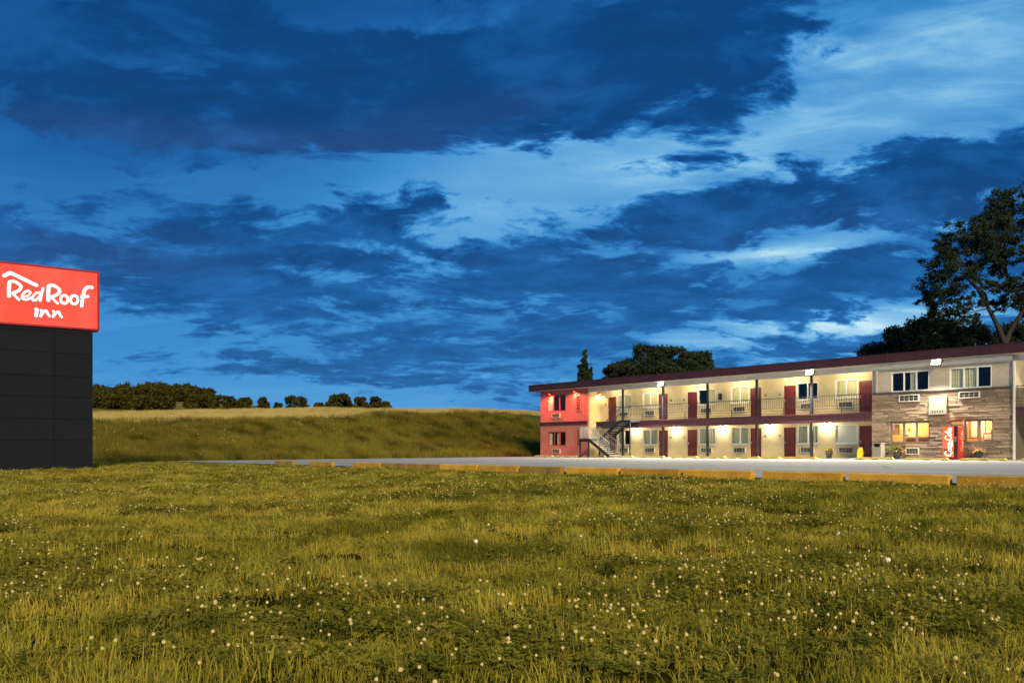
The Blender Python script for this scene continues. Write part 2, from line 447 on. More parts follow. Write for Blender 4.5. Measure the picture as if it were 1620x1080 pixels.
walk = MB(); walk.box(-10.0, 44, -0.75, 1.5, -0.12, 0.0)
tag(obj('walkway', walk, mat('walk_concrete', (.30,.29,.27), (.42,.41,.38), .85, 1.5, bump=.2), None, P0, ANG), kind='structure')

# ------------------------------------------------------------------ the motel
CREAM = brick_mat('cream_brick', (.60,.49,.27), (.66,.54,.30), (.52,.43,.25), .22, .075)
PALE = brick_mat('pale_brick', (.42,.37,.31), (.47,.41,.34), (.34,.30,.26), .40, .10)
STUC = mat('stucco', (.55,.50,.42), (.66,.60,.50), .95, 30, bump=.6, bscale=60)
WINGW = brick_mat('wing_brick_redlit', (.46,.16,.12), (.52,.18,.14), (.40,.14,.11), .22, .075, .25)  # beige brick, with the red of the lamps put into its colour
MAROON = mat('maroon_metal', (.034,.010,.014), (.050,.015,.019), .5, 2.0)
BEAM = mat('beam_paint', (.060,.022,.028), (.080,.030,.036), .5, 3.0)
WHITE = mat('white_paint', (.52,.50,.46), (.62,.60,.55), .55, 3.0)
DARKM = mat('dark_metal', (.012,.013,.018), (.022,.023,.028), .45, 6.0)
DOORM = mat('door_paint', (.095,.010,.012), (.125,.014,.016), .42, 2.0, rand=.18)
FRAME = mat('door_frame', (.28,.05,.05), (.33,.06,.06), .5, 3.0)
STEEL = mat('steel', (.45,.45,.44), (.6,.6,.58), .3, 8.0, metal=.9)
GRILLE = mat('grille', (.06,.06,.058), (.10,.10,.095), .6, 12)
ACF = mat('ac_frame', (.50,.46,.38), (.60,.55,.46), .6, 5)
CURT = mat('curtain_cloth', (.46,.42,.21), (.58,.53,.30), .9, 9, coords='Object')
CURT2 = mat('curtain_sage', (.34,.36,.24), (.46,.48,.34), .9, 9)
FROST = mat('frosted_pane', (.42,.46,.40), (.50,.54,.47), .35, .8)
SOFF = mat('soffit_paint', (.62,.56,.44), (.68,.62,.50), .8, 2)
GLASS = glass_mat('window_glass', base=.0)
CONC = mat('deck_concrete', (.25,.24,.22), (.34,.33,.30), .9, 3)
MORTAR = mat('mortar', (.075,.066,.058), (.10,.09,.08), .95, 9)
STONE = mat('ledge_stone', (.165,.118,.080), (.285,.215,.150), .9, 5.0, bump=.5, bscale=30, rand=.38)
TIMBER = mat('bronze_frame', (.16,.10,.065), (.20,.13,.085), .5, 6)

motel = tag(empty('motel_building', P0, ANG), 'long two-storey roadside motel with maroon roof edge and railed balcony', 'building')
ZT = 5.68         # wall top
D1 = 1.47         # recessed room wall
S_L, S_C, S_S, S_E, S_R = -9.96, -3.96, 20.97, 29.03, 42.0

def wall_holes(mb, s0, s1, z0, z1, d0, d1, holes, mi=0):
    xs = sorted({s0, s1, *[h[0] for h in holes], *[h[1] for h in holes]}); zs = sorted({z0, z1, *[h[2] for h in holes], *[h[3] for h in holes]})
    xs = [x for x in xs if s0 <= x <= s1]; zs = [z for z in zs if z0 <= z <= z1]
    for i in range(len(xs)-1):
        for j in range(len(zs)-1):
            cx, cz = (xs[i]+xs[i+1])/2, (zs[j]+zs[j+1])/2
            if any(h[0] < cx < h[1] and h[2] < cz < h[3] for h in holes): continue
            mb.quad((xs[i],d0,zs[j]), (xs[i+1],d0,zs[j]), (xs[i+1],d0,zs[j+1]), (xs[i],d0,zs[j+1]), mi)
            mb.quad((xs[i+1],d1,zs[j]), (xs[i],d1,zs[j]), (xs[i],d1,zs[j+1]), (xs[i+1],d1,zs[j+1]), mi)
    for a, b, c, e in holes + [(s0, s1, z0, z1)]:
        mb.quad((a,d0,c), (a,d1,c), (a,d1,e), (a,d0,e), mi); mb.quad((b,d1,c), (b,d0,c), (b,d0,e), (b,d1,e), mi)
        mb.quad((a,d0,c), (b,d0,c), (b,d1,c), (a,d1,c), mi); mb.quad((a,d1,e), (b,d1,e), (b,d0,e), (a,d0,e), mi)

rnd = random.Random(11)
def pleats(w_, h_, amp=.036, step=.13, gather=1.0):
    mb = MB(); n = max(4, int(w_/step*2)); ph = rnd.random()*6
    xs = [w_*i/n for i in range(n+1)]
    for i in range(n):
        a, b = xs[i], xs[i+1]
        ya, yb = amp*(1 if i % 2 else -1)*(.6+.4*math.sin(i*1.7+ph)), amp*(-1 if i % 2 else 1)*(.6+.4*math.sin((i+1)*1.7+ph))
        mb.quad((a,ya,0), (b,yb,0), (b,yb*.7,h_), (a,ya*.7,h_))
    return mb
WINW = mat('window_white', (.78,.77,.73), (.84,.83,.79), .45, 3)
def window(s0, s1, z0, z1, d, curtains, frame=WINW, cloth=CURT, sill=True, fw=.065, mw=.06):
    wd, ht, n = s1 - s0, z1 - z0, len(curtains)
    mb = MB(); y0, y1 = -.025, .07
    mb.box(0, fw, y0, y1, 0, ht); mb.box(wd-fw, wd, y0, y1, 0, ht); mb.box(fw, wd-fw, y0, y1, 0, fw); mb.box(fw, wd-fw, y0, y1, ht-fw, ht)
    pw = (wd - 2*fw - (n-1)*mw)/n
    for i in range(1, n):
        x = fw + i*pw + (i-1)*mw; mb.box(x, x+mw, y0+.005, y1-.005, fw, ht-fw)
    o = obj('window', mb, frame, motel, (s0, d, z0))
    for i, c in enumerate(curtains):
        x = fw + i*(pw+mw)
        if c == 'f':
            p = MB(); p.box(x+.002, x+pw-.002, .03, .05, fw+.002, ht-fw-.002); obj('pane', p, FROST, o); continue
        p = MB(); p.quad((x,.025,fw), (x+pw,.025,fw), (x+pw,.025,ht-fw), (x,.025,ht-fw)); obj('pane', p, GLASS, o)
        if c == 'c': cw, cx = pw+.04, x-.02
        elif c == 'l': cw, cx = pw*.55, x-.02
        elif c == 'r': cw, cx = pw*.55, x+pw*.47
        else: cw = 0
        if cw: obj('curtain', pleats(cw, ht-.1), cloth, o, (cx, .085, .05))
    if sill:
        q = MB(); q.box(-.06, wd+.06, -.09, .0, -.07, -.003); obj('sill', q, frame if frame is not WINW else ACF, o)
    return o
# one six-panel door, copied for every room
dm = MB(); DW, DH = .93, 2.06
dm.box(0, DW, 0, .05, 0, DH)
for (a, b) in ((.12, .42), (.51, .81)):
    for (c, e) in ((.22, .82), (.98, 1.50), (1.62, 1.90)):
        dm.box(a, b, -.012, .0, c, e); dm.box(a+.05, b-.05, -.022, -.012, c+.05, e-.05)
door_me = dm.mesh('door', DOORM)
fm = MB(); fm.box(-.06, -.002, -.03, .08, 0, DH+.06); fm.box(DW+.002, DW+.06, -.03, .08, 0, DH+.06); fm.box(-.002, DW+.002, -.03, .08, DH+.003, DH+.06)
dframe_me = fm.mesh('door_frame', FRAME)
hm = MB(); hm.box(.06, .11, -.03, -.0125, .93, 1.13); hm.tube([(.085,-.03,1.0), (.085,-.075,1.0), (.20,-.075,1.0)], .012, 6)
handle_me = hm.mesh('handle', STEEL)
pm = MB(); pm.box(-.07, .07, -.02, 0, -.07, .07); pm.box(-.05, .05, -.024, -.02, -.02, .03, 1)
plate_me = pm.mesh('number_plate', [DARKM, WHITE])
def door(s0, z0, d=D1+.05, plate=None):
    o = link('door', door_me, motel, (s0, d, z0)); link('frame', dframe_me, o); link('handle', handle_me, o)
    if plate is not None: link('number_plate', plate_me, motel, (plate, D1-.002, z0+1.5))
    return o
am = MB(); aw, ah = 1.04, .38
am.box(0, aw, -.09, .1, 0, .04); am.box(0, aw, -.09, .1, ah-.04, ah); am.box(0, .04, -.09, .1, .04, ah-.04); am.box(aw-.04, aw, -.09, .1, .04, ah-.04)
ac_me = am.mesh('ac_unit', ACF)
gm = MB(); gm.box(.04, aw-.04, -.02, .08, .04, ah-.04)
for i in range(1, 4): gm.box(.04+i*(aw-.08)/4-.02, .04+i*(aw-.08)/4+.02, -.075, -.02, .04, ah-.04, 1)
gm.box(.04, aw-.04, -.07, -.021, ah/2-.015, ah/2+.015, 1)
for i in range(10): gm.box(.04, aw-.04, -.05, -.022, .055+i*.03, .064+i*.03)
grille_me = gm.mesh('grille', [GRILLE, mat('grille_bar', (.20,.185,.155), (.26,.24,.20), .6, 5)])
def ac(sc, z0, d): 
    o = link('ac_unit', ac_me, motel, (sc - aw/2, d, z0)); link('grille', grille_me, o); return o

# rooms along the recessed wall: (door px, window px, upper curtains, lower curtains)
ZF = 2.85
holes = []; todo = []
bays = [('d', 962, 'cc', 'cd'), ('w', 1016.7, 'cc', 'cc'), ('d', 1087.5, 'dc', 'cc'), ('w', 1156, 'cc', 'cc'), ('d', 1240, 'dd', 'cc'), ('w', 1321, 'cc', 'f')]
WW = 1.58
for kind, px, up, dn in bays:
    s0 = s_at(px, D1)
    if kind == 'd': sd, sw = s0, s0 + DW + .10
    else: sw, sd = s0, s0 + WW + .10
    for z0, cu, top in ((0.0, dn, 2.18), (ZF, up, 5.05)):
        zb = .93 if z0 == 0 else 3.88
        holes.append((sd, sd+DW, z0, z0+DH)); holes.append((sw, sw+WW, zb, top))
        todo.append((sd, sw, z0, zb, top, cu, kind))
# beyond the stone office
for s0 in (29.9, 33.9, 38.1):
    for z0, cu, top in ((0.0, 'cc', 2.18), (ZF, 'cc', 5.05)):
        zb = .93 if z0 == 0 else 3.88
        holes.append((s0, s0+DW, z0, z0+DH)); holes.append((s0+DW+.1, s0+DW+.1+WW, zb, top))
        todo.append((s0, s0+DW+.1, z0, zb, top, cu, 'd'))
wm = MB(); wall_holes(wm, S_C+.02, S_S, 0, ZT, D1, D1+.2, [h for h in holes if h[1] < S_S])
obj('wall', wm, CREAM, motel)
wm = MB(); wall_holes(wm, S_E, S_R, 0, ZT, D1, D1+.2, [h for h in holes if h[0] > S_E])
obj('wall', wm, CREAM, motel)
for (sd, sw, z0, zb, top, cu, kind) in todo:
    door(sd, z0 + .003, plate=(sd - .32 if kind == 'd' else sd + DW + .32))
    window(sw, sw+WW, zb, top, D1+.05, cu, cloth=CURT if z0 else CURT2)
    ac(sw + WW/2, zb - (.62 if z0 else .60), D1)
# wall-mounted box on the balcony
mb = MB(); mb.box(-.11, .11, -.14, 0, 0, .45); mb.box(-.09, .09, -.155, -.14, .03, .42); obj('meter_box', mb, DARKM, motel, (s_at(1140, D1), D1, z_at(632, s_at(1140, D1), D1)))

# the wing at the left end
def rect(px0, px1, py0, py1, d):
    a, b = s_at(px0, d), s_at(px1, d); m_ = (a+b)/2
    return a, b, z_at(py1, m_, d), z_at(py0, m_, d)
wu = rect(865, 895, 624.5, 650.5, 0); wl = rect(867, 895, 682.5, 704.7, 0)
su = rect(911.8, 918.2, 621.6, 648, 0); sl = rect(912.4, 918.2, 680, 704.7, 0)
mb = MB(); wall_holes(mb, S_L, S_C, 0, ZT, 0, .2, [wu, wl, su, sl])
mb.box(S_L, S_L+.2, .201, 9.5, 0, ZT); mb.box(S_C-.2, S_C, .201, D1+.2, 0, ZT, 1)
obj('wing_wall', mb, [WINGW, CREAM], motel)['label'] = 'brick wing with red lamplight put into its colour and a cream return wall'
mb = MB(); mb.box(S_L+.02, S_C-.02, -.10, -.002, 2.70, 2.90); mb.box(S_L, S_C, -.14, -.002, 2.903, 2.95); obj('ledge', mb, BEAM, motel)
window(*wu[:2], wu[2], wu[3], .05, 'cdd', frame=FRAME, sill=False, cloth=CURT2); window(*wl[:2], wl[2], wl[3], .05, 'lrd', frame=FRAME, sill=False, cloth=CURT2)
ac((s_at(873.5, 0)+s_at(887, 0))/2, z_at(660.5, -7.5, 0), 0); ac((s_at(873.5, 0)+s_at(887, 0))/2, z_at(716.8, -7.5, 0), 0)
for (a, b, c, e) in (su, sl):
    mb = MB(); n = 6
    mb.box(.02, b-a-.02, .10, .16, .0, e-c)
    for i in range(n+1): mb.box(0, b-a, -.05, .10, (e-c)*i/n - .03, (e-c)*i/n + .03)
    mb.box(-.06, -.001, -.05, .1, -.03, e-c+.03); mb.box(b-a+.001, b-a+.06, -.05, .1, -.03, e-c+.03)
    obj('screen_block', mb, WINGW, motel, (a, 0.0, c))

# back, end, floors and roof
mb = MB(); mb.box(S_L, S_R, 9.5, 9.7, 0, ZT); mb.box(S_R-.2, S_R, D1+.21, 9.49, 0, ZT); obj('back_wall', mb, CREAM, motel)
mb = MB(); mb.box(S_L+.2, S_R-.2, D1+.205, 9.49, 2.55, 2.80); obj('floor_slab', mb, CONC, motel)
rf = MB(); rf.box(S_L-1.0, S_R+.6, -.50, 10.2, 5.72, 6.24); roof = obj('roof', rf, MAROON, motel)
mb = MB(); mb.box(S_L-.98, S_R+.58, -.48, D1+.1, ZT+.004, 5.716); obj('soffit', mb, SOFF, roof)
x = S_L - 1.0
pan = MB(); pan.box(.012, 2.98, -.03, 0, 0, .50); pan.box(.012, 2.98, -.05, 0, .502, .55); pan_me = pan.mesh('fascia_panel', MAROON)
while x < S_R - 2.5:
    link('fascia_panel', pan_me, roof, (x, -.503, 5.715)); x += 3.0
hd = MB(); hd.box(S_C+.01, S_S-.01, 0.0, .16, 5.33, ZT); obj('header_beam', hd, WHITE, motel)
hd = MB(); hd.box(S_S-.05, S_E+.05, -.16, -.03, 5.36, ZT); hd.prism([(-.16,5.44), (-.28,5.50), (-.28,5.64), (-.16,5.64)][::-1], S_S-.05, S_E+.05); obj('gutter', hd, WHITE, motel)
hd = MB(); hd.box(S_E+.01, S_R, 0.0, .16, 5.33, ZT); obj('header_beam', hd, WHITE, motel)

# balcony: deck, edge beam, columns, railings
s_b0 = s_at(944, 0)
for (a, b) in ((s_b0, S_S-.005), (S_E+.005, S_R)):
    mb = MB(); mb.box(a, b, .101, D1-.003, 2.62, ZF); mb.box(a+.05, b-.05, .15, D1-.003, 2.585, 2.618, 1); obj('balcony_deck', mb, [CONC, SOFF], motel)
    mb = MB(); mb.box(a-.02, b, -.05, .10, 2.27, ZF); mb.box(a-.02, b, -.09, -.05, ZF-.09, ZF-.002); mb.box(a-.02, b, -.075, -.05, 2.28, 2.36); obj('edge_beam', mb, BEAM, motel)
cm = MB(); cm.box(-.075, .075, -.075, .075, 0, 2.266); cm.box(-.12, .12, -.12, .12, 0, .03)
col_lo = cm.mesh('column', DARKM)
cm = MB(); cm.box(-.07, .07, -.07, .07, ZF+.002, 5.328); cm.box(-.1, .1, -.1, .1, ZF+.002, ZF+.03); col_hi = cm.mesh('column', DARKM)
cols = [4.2*i for i in range(5)] + [33.2, 37.4, 41.6]
for s in cols: link('column', col_lo, motel, (s, .03, 0)); link('column', col_hi, motel, (s, .03, 0))
pk = MB(); pk.box(-.009, .009, -.009, .009, 0, .62); pk_me = pk.mesh('picket', DARKM)
def railing(a, b):
    mb = MB(); L = b - a
    mb.box(0, L, -.022, .022, 1.10, 1.14); mb.box(0, L, -.015, .015, .44, .465); mb.box(0, L, -.015, .015, .28, .305); mb.box(0, L, -.015, .015, .10, .125)
    mb.box(L/2-.018, L/2+.018, -.018, .018, .0, .44); mb.box(0, .03, -.02, .02, 0, 1.10); mb.box(L-.03, L, -.02, .02, 0, 1.10)
    o = obj('railing', mb, DARKM, motel, (a, .03, ZF+.003))
    n = int(L/.165)
    for i in range(1, n): link('picket', pk_me, o, (L*i/n, 0, .47))
for a, b in ((s_at(966, 0), 0), (0, 4.2), (4.2, 8.4), (8.4, 12.6), (12.6, 16.8), (16.8, S_S), (S_E, 33.2), (33.2, 37.4), (37.4, 41.6)):
    railing(a + (.1 if a not in (S_E,) else .05), b - .1 if b != S_S else b - .04)

# the stone-faced office block
def srect(x0, x1, y0, y1): return rect(x0, x1, y0, y1, -.05)
o_ul = srect(1409.4, 1470, 587, 621.5); o_ur = srect(1501.6, 1569, 579.8, 615.8)
o_ll = srect(1408, 1470.5, 666.7, 700.8); o_lr = srect(1525.8, 1570.6, 663.8, 699.3)
o_tr = srect(1503, 1523, 665, 672.3); o_dr = (o_tr[0], o_tr[1], .0, o_tr[2]-.06)
ZS = 3.93
mb = MB(); wall_holes(mb, S_S, S_E, 0, ZS, -.02, .2, [o_ll, o_lr, o_tr, o_dr] + [(h[0], h[1], h[2], ZS) for h in ()])
mb.box(S_S, S_S+.18, .205, D1-.003, 0, ZS); mb.box(S_E-.18, S_E, .205, D1-.003, 0, ZS)
swall = obj('stone_wall', mb, MORTAR, motel)
mb = MB(); wall_holes(mb, S_S, S_E, ZS+.003, ZT, -.03, .2, [(o_ul[0], o_ul[1], max(o_ul[2], ZS+.05), o_ul[3]), (o_ur[0], o_ur[1], max(o_ur[2], ZS+.05), o_ur[3])])
mb.box(S_S, S_S+.18, .205, D1-.003, ZS+.003, ZT); mb.box(S_E-.18, S_E, .205, D1-.003, ZS+.003, ZT)
obj('upper_wall', mb, PALE, motel)
mb = MB(); mb.box(S_S-.01, S_E+.01, -.12, -.031, ZS-.02, ZS+.05); obj('stone_cap', mb, MORTAR, motel)
sm_ = MB(); sm_.box(0, 1, -1, 0, 0, 1); sm_.v = [(x + (.012 if z > .5 else -.006)*0, y*(.86 if (x+z) > 1.2 else 1.0), z) for x, y, z in sm_.v]; stone_me = sm_.mesh('stone', STONE)
acs = [(s_at(1423, -.05), s_at(1454.5, -.05), z_at(634.8, 23.5, -.05), z_at(624, 23.5, -.05)), (s_at(1517.6, -.05), s_at(1550.6, -.05), z_at(629, 27, -.05), z_at(619, 27, -.05)), (s_at(1434, -.05), s_at(1454, -.05), z_at(718.5, 23.5, -.05), z_at(708, 23.5, -.05))]
hs = [o_ll, o_lr, o_tr, o_dr]
rs = random.Random(3); z = .01; stones = []
while z < ZS - .06:
    h = rs.choice([.09, .11, .13, .15, .17, .21]); h = min(h, ZS - .03 - z)
    s = S_S + .004 - rs.random()*.4
    while s < S_E - .01:
        L = rs.uniform(.38, 1.35) if rs.random() < .8 else rs.uniform(.2, .4)
        a, b = max(s, S_S+.004), min(s + L, S_E - .004); s += L
        segs = [(a, b)]
        for hh in hs:
            if hh[2] < z + h - .02 and hh[3] > z + .02:
                ns = []
                for (p, q) in segs:
                    if q <= hh[0] or p >= hh[1]: ns.append((p, q))
                    else:
                        if p < hh[0]: ns.append((p, hh[0]))
                        if q > hh[1]: ns.append((hh[1], q))
                segs = ns
        for p, q in segs:
            if q - p > .07: stones.append((p, q, z, z + h, rs.uniform(.012, .055)))
    z += h
stones.sort(key=lambda t: -(t[1]-t[0])*(t[3]-t[2]))
for p, q, c, e, dp in stones[:300]:
    o = link('stone', stone_me, swall, (p + .006, -.021, c + .006)); o.scale = (q - p - .012, dp, e - c - .012)
if len(stones) > 300:
    mb = MB()
    for p, q, c, e, dp in stones[300:]: mb.box(p+.006, q-.006, -.021-dp, -.021, c+.006, e-.006)
    tag(obj('stone', mb, STONE, swall), kind='stuff')
window(o_ul[0], o_ul[1], max(o_ul[2], ZS+.05), o_ul[3], .0, 'drd', cloth=CURT2, sill=False); window(o_ur[0], o_ur[1], max(o_ur[2], ZS+.05), o_ur[3], .0, 'ccd', cloth=CURT2, sill=False)
for (a, b, c, e) in acs:
    o = link('ac_unit', ac_me, motel, (a, -.06, c)); o.scale = ((b-a)/aw, 1, (e-c)/ah); link('grille', grille_me, o)
window(*o_ll[:2], o_ll[2], o_ll[3], .06, 'ddd', frame=TIMBER, sill=False, fw=.10, mw=.12); window(*o_lr[:2], o_lr[2], o_lr[3], .06, 'dd', frame=TIMBER, sill=False, fw=.08, mw=.12)
window(*o_tr[:2], o_tr[2], o_tr[3], .06, 'd', frame=TIMBER, sill=False, fw=.05)
mb = MB(); mb.box(o_dr[0], o_dr[1], .08, .13, .02, o_dr[3]); obj('office_door', mb, TIMBER, motel)
# pale hood with slots between the upper windows
hb = srect(1470.7, 1499, 625.6, 655.4)
mb = MB(); mb.prism([(-.08,0), (-.20,0), (-.20,.25), (-.14,hb[3]-hb[2]), (-.08,hb[3]-hb[2])][::-1], 0, hb[1]-hb[0])
o = obj('wall_hood', mb, mat('hood_paint', (.17,.16,.13), (.21,.20,.165), .6, 3), motel, (hb[0], 0, hb[2]))
for i in range(5):
    q = MB(); xx = (hb[1]-hb[0])*(.22 + .14*i); q.box(xx-.025, xx+.03, -.208, -.2005, .12, .23); obj('slot', q, DARKM, o)
# rain pipes at the corners of the stone block
for sx in (S_E + .09, S_S - .0 + .35):
    mb = MB(); mb.box(-.05, .05, -.16, -.08, 0 if sx > S_E else ZS+.06, 5.34); obj('downspout', mb, WHITE if sx > S_E else PALE, motel, (sx, -.0 if sx > S_E else -.0, 0))

# the office room behind the glass
OFFW = mat('office_paint', (.72,.40,.15), (.78,.46,.18), .8, 1.2)
OFFY = mat('office_cream', (.80,.66,.34), (.86,.72,.40), .8, 1.2)
OFFWH = mat('office_white', (.80,.74,.60), (.86,.80,.66), .7, 2)
WOODM = mat('office_wood', (.30,.13,.05), (.40,.18,.07), .5, 8)
OFF = (S_S, .21, 0)
def inside(name, mb, mats, label, cat): return tag(obj(name, mb, mats, None, W(S_S, .21), ANG), label, cat)
mb = MB(); mb.box(.2, 7.86, 1.8, 1.9, 0, 2.5, 0); mb.box(.19, .25, .02, 1.8, 0, 2.5, 1); mb.box(7.80, 7.86, .02, 1.8, 0, 2.5, 0); mb.box(.25, 7.8, .02, 1.8, 2.45, 2.5, 1); mb.box(.25, 3.3, 1.77, 1.799, 0, 2.45, 1)
obj('office_wall', mb, [OFFW, OFFY], motel, OFF)
mb = MB(); mb.box(.2, 7.86, .02, 1.8, .0, .05); obj('office_floor', mb, WOODM, motel, OFF)
mb = MB(); mb.box(1.93, 2.75, 1.70, 1.768, 1.25, 2.15, 0); mb.box(1.85, 1.929, 1.69, 1.768, 1.2, 2.25, 1); mb.box(1.93, 2.75, 1.69, 1.768, 2.151, 2.25, 1); obj('office_panel', mb, [OFFW, OFFWH], motel, OFF)
mb = MB(); mb.box(1.35, 3.0, .95, 1.4, .05, 1.26); mb.box(1.32, 3.03, .92, 1.43, 1.263, 1.31, 1)
for i in range(2): mb.box(1.42 + .78*i, 2.10 + .78*i, .935, .949, .98, 1.18, 2)
inside('office_counter', mb, [OFFWH, OFFWH, WOODM], 'cream office counter with two brown panels behind the window', 'counter')
mb = MB(); mb.box(4.98, 5.34, 1.75, 1.795, 1.25, 2.2); mb.box(4.95, 4.978, 1.74, 1.795, 1.22, 2.23, 1); mb.box(5.342, 5.37, 1.74, 1.795, 1.22, 2.23, 1); inside('notice_board', mb, [OFFWH, WOODM], 'wide white notice board on the orange office wall', 'notice board')
mb = MB(); mb.box(5.52, 5.76, 1.75, 1.795, 1.25, 2.2); mb.box(5.49, 5.518, 1.74, 1.795, 1.22, 2.23, 1); mb.box(5.762, 5.79, 1.74, 1.795, 1.22, 2.23, 1); inside('notice_board', mb, [OFFWH, WOODM], 'narrow white notice board on the orange office wall', 'notice board')
mb = MB(); mb.box(5.95, 6.45, 1.1, 1.6, .05, 1.5); mb.box(6.0, 6.40, 1.085, 1.099, 1.1, 1.4, 1); mb.box(6.05, 6.3, 1.2, 1.45, 1.502, 1.64, 1); inside('office_cabinet', mb, [WOODM, OFFWH], 'brown cabinet with a pale drawer in the office corner', 'cabinet')
mb = MB(); mb.box(1.28, 1.40, 1.74, 1.768, 1.65, 2.12); mb.box(1.30, 1.38, 1.73, 1.739, 1.85, 2.05, 1); inside('wall_calendar', mb, [WOODM, OFFWH], 'narrow brown hanging strip on the cream office wall', 'wall hanging')
mb = MB(); mb.lathe([(.02,0), (.10,.03), (.13,.10), (.10,.17), (.02,.2)], 14, (1.75, .55, 1.33)); mb.tube([(1.75,.55,1.53), (1.75,.55,2.44)], .006, 5); inside('hanging_globe', mb, STEEL, 'silver globe hanging inside the office window', 'ornament')
POST = emat('poster_violet_glow', (.62,.42,.85), .9)  # violet part glows of itself, no lamp behind it
mb = MB(); mb.box(1.08, 1.27, .035, .05, 1.68, 2.04, 0); mb.box(1.272, 1.60, .037, .05, 1.42, 2.06, 1); mb.box(1.08, 1.27, .036, .05, 1.42, 1.678, 2); inside('window_poster', mb, [POST, mat('poster_ochre', (.55,.22,.03), (.80,.50,.10), .6, 14), mat('poster_gold', (.7,.38,.05), (.3,.2,.03), .6, 18)], 'glowing violet and orange poster hung inside the office window', 'poster')
LAMPW = emat('ceiling_lamp_glass', (1.0,.80,.48), 5.0)
for sx, lb in ((1.9, 'round ceiling lamp above the office counter'), (5.9, 'round ceiling lamp before the office notice boards')):
    mb = MB(); mb.lathe([(.18,0), (.2,.03), (.17,.08)], 16, (0,0,-.08)); o = tag(obj('ceiling_lamp', mb, LAMPW, None, W(S_S+sx, 1.0, 2.448), ANG), lb, 'ceiling lamp', 'office ceiling lamps')
    ld = bpy.data.lights.new('ceiling_lamp_light', 'POINT'); ld.energy = 150; ld.color = (1.0,.74,.40); ld.shadow_soft_size = .12
    lo = bpy.data.objects.new('ceiling_lamp_light', ld); COL.objects.link(lo); lo.parent = o; lo.location = (0, 0, -.22)

# ------------------------------------------------------------------ outside stair
stair = tag(empty('metal_staircase', W(0, 0), ANG), 'black steel switchback stair with landing beside the red-lit wing', 'staircase')
def stair_part(name, mb, m=DARKM): return obj(name, mb, m, stair)
TREAD = mat('stair_tread', (.20,.20,.19), (.30,.30,.28), .5, 6)
dF, dM, dB = -2.35, -1.2, -.08
sL1 = s_at(932.5, dF); sB = s_at(964, dF); zL = 1.42
sL0 = s_at(917, dF)
mb = MB(); mb.box(sL0, sL1, dF, dB, zL-.06, zL); mb.box(sL0, sL1, dF-.04, dF, zL-.22, zL+.01); mb.box(sL0-.04, sL0, dF-.04, dB, zL-.22, zL+.01); stair_part('landing', mb)
for (px_, dd) in ((sL1-.1, dF+.02), (sL0+.06, dF+.02), (sL0+.06, dB-.1), (sL1-.1, dB-.1)):
    mb = MB(); mb.box(px_-.05, px_+.05, dd-.05, dd+.05, float(lot_z(-dd)), zL-.06); stair_part('post', mb)
n1 = 8
for dd in (dF-.02, dM-.04):
    mb = MB(); mb.bar((sL1, dd, zL-.10), (sB, dd, -.0), .05, .24); stair_part('stringer', mb)
for i in range(n1):
    f = (i+.5)/n1; mb = MB(); ss = sL1 + (sB-sL1)*f; zz = zL - zL*(i+1)/(n1+1)
    mb.box(ss-.14, ss+.14, dF+.01, dM-.07, zz-.04, zz); stair_part('step', mb, TREAD)
sT = sL1 + (sB-sL1)*1.0
for dd in (dM+.02, dB+.0):
    mb = MB(); mb.bar((sL1, dd, zL-.06), (sT, dd, ZF-.1), .05, .24); stair_part('stringer', mb)
for i in range(n1):
    f = (i+.5)/n1; mb = MB(); ss = sL1 + (sT-sL1)*f; zz = zL + (ZF-zL)*(i+1)/(n1+1)
    mb.box(ss-.14, ss+.14, dM+.05, dB-.03, zz-.04, zz); stair_part('step', mb, TREAD)
mb = MB(); mb.box(sT, sT+1.1, dM+.0, -.10, ZF-.16, ZF-.003); stair_part('top_landing', mb)
mb = MB(); mb.box(sT+.98, sT+1.06, dM+.02, dM+.10, 0, ZF-.16); stair_part('post', mb)
def handrail(a, b, n, h=.95, m=DARKM):
    a = Vector(a); b = Vector(b); up = Vector((0,0,h))
    mb = MB(); mb.bar(a+up, b+up, .045, .045); mb.bar(a+up*.5, b+up*.5, .025, .025); stair_part('handrail', mb, m)
    for i in range(n+1):
        p = a.lerp(b, i/n); mb = MB(); mb.box(p.x-.011, p.x+.011, p.y-.011, p.y+.011, p.z, p.z+h-.02); stair_part('baluster', mb, m)
RAILS = mat('lit_rail', (.20,.20,.20), (.34,.34,.33), .4, 12, metal=.4)  # paler than the dark metal: white lamplight put into the rail colour
handrail((sL1, dF-.03, zL), (sB, dF-.03, .12), 10, m=RAILS); handrail((sL1, dM-.05, zL), (sB, dM-.05, .12), 10, m=RAILS)
handrail((sL0, dF, zL), (sL1, dF, zL), 9, m=RAILS); handrail((sL0, dF, zL), (sL0, dB, zL), 14, m=RAILS)
handrail((sL1, dM+.03, zL), (sT, dM+.03, ZF), 10); handrail((sT, dM+.03, ZF), (sT+1.1, dM+.03, ZF), 6)

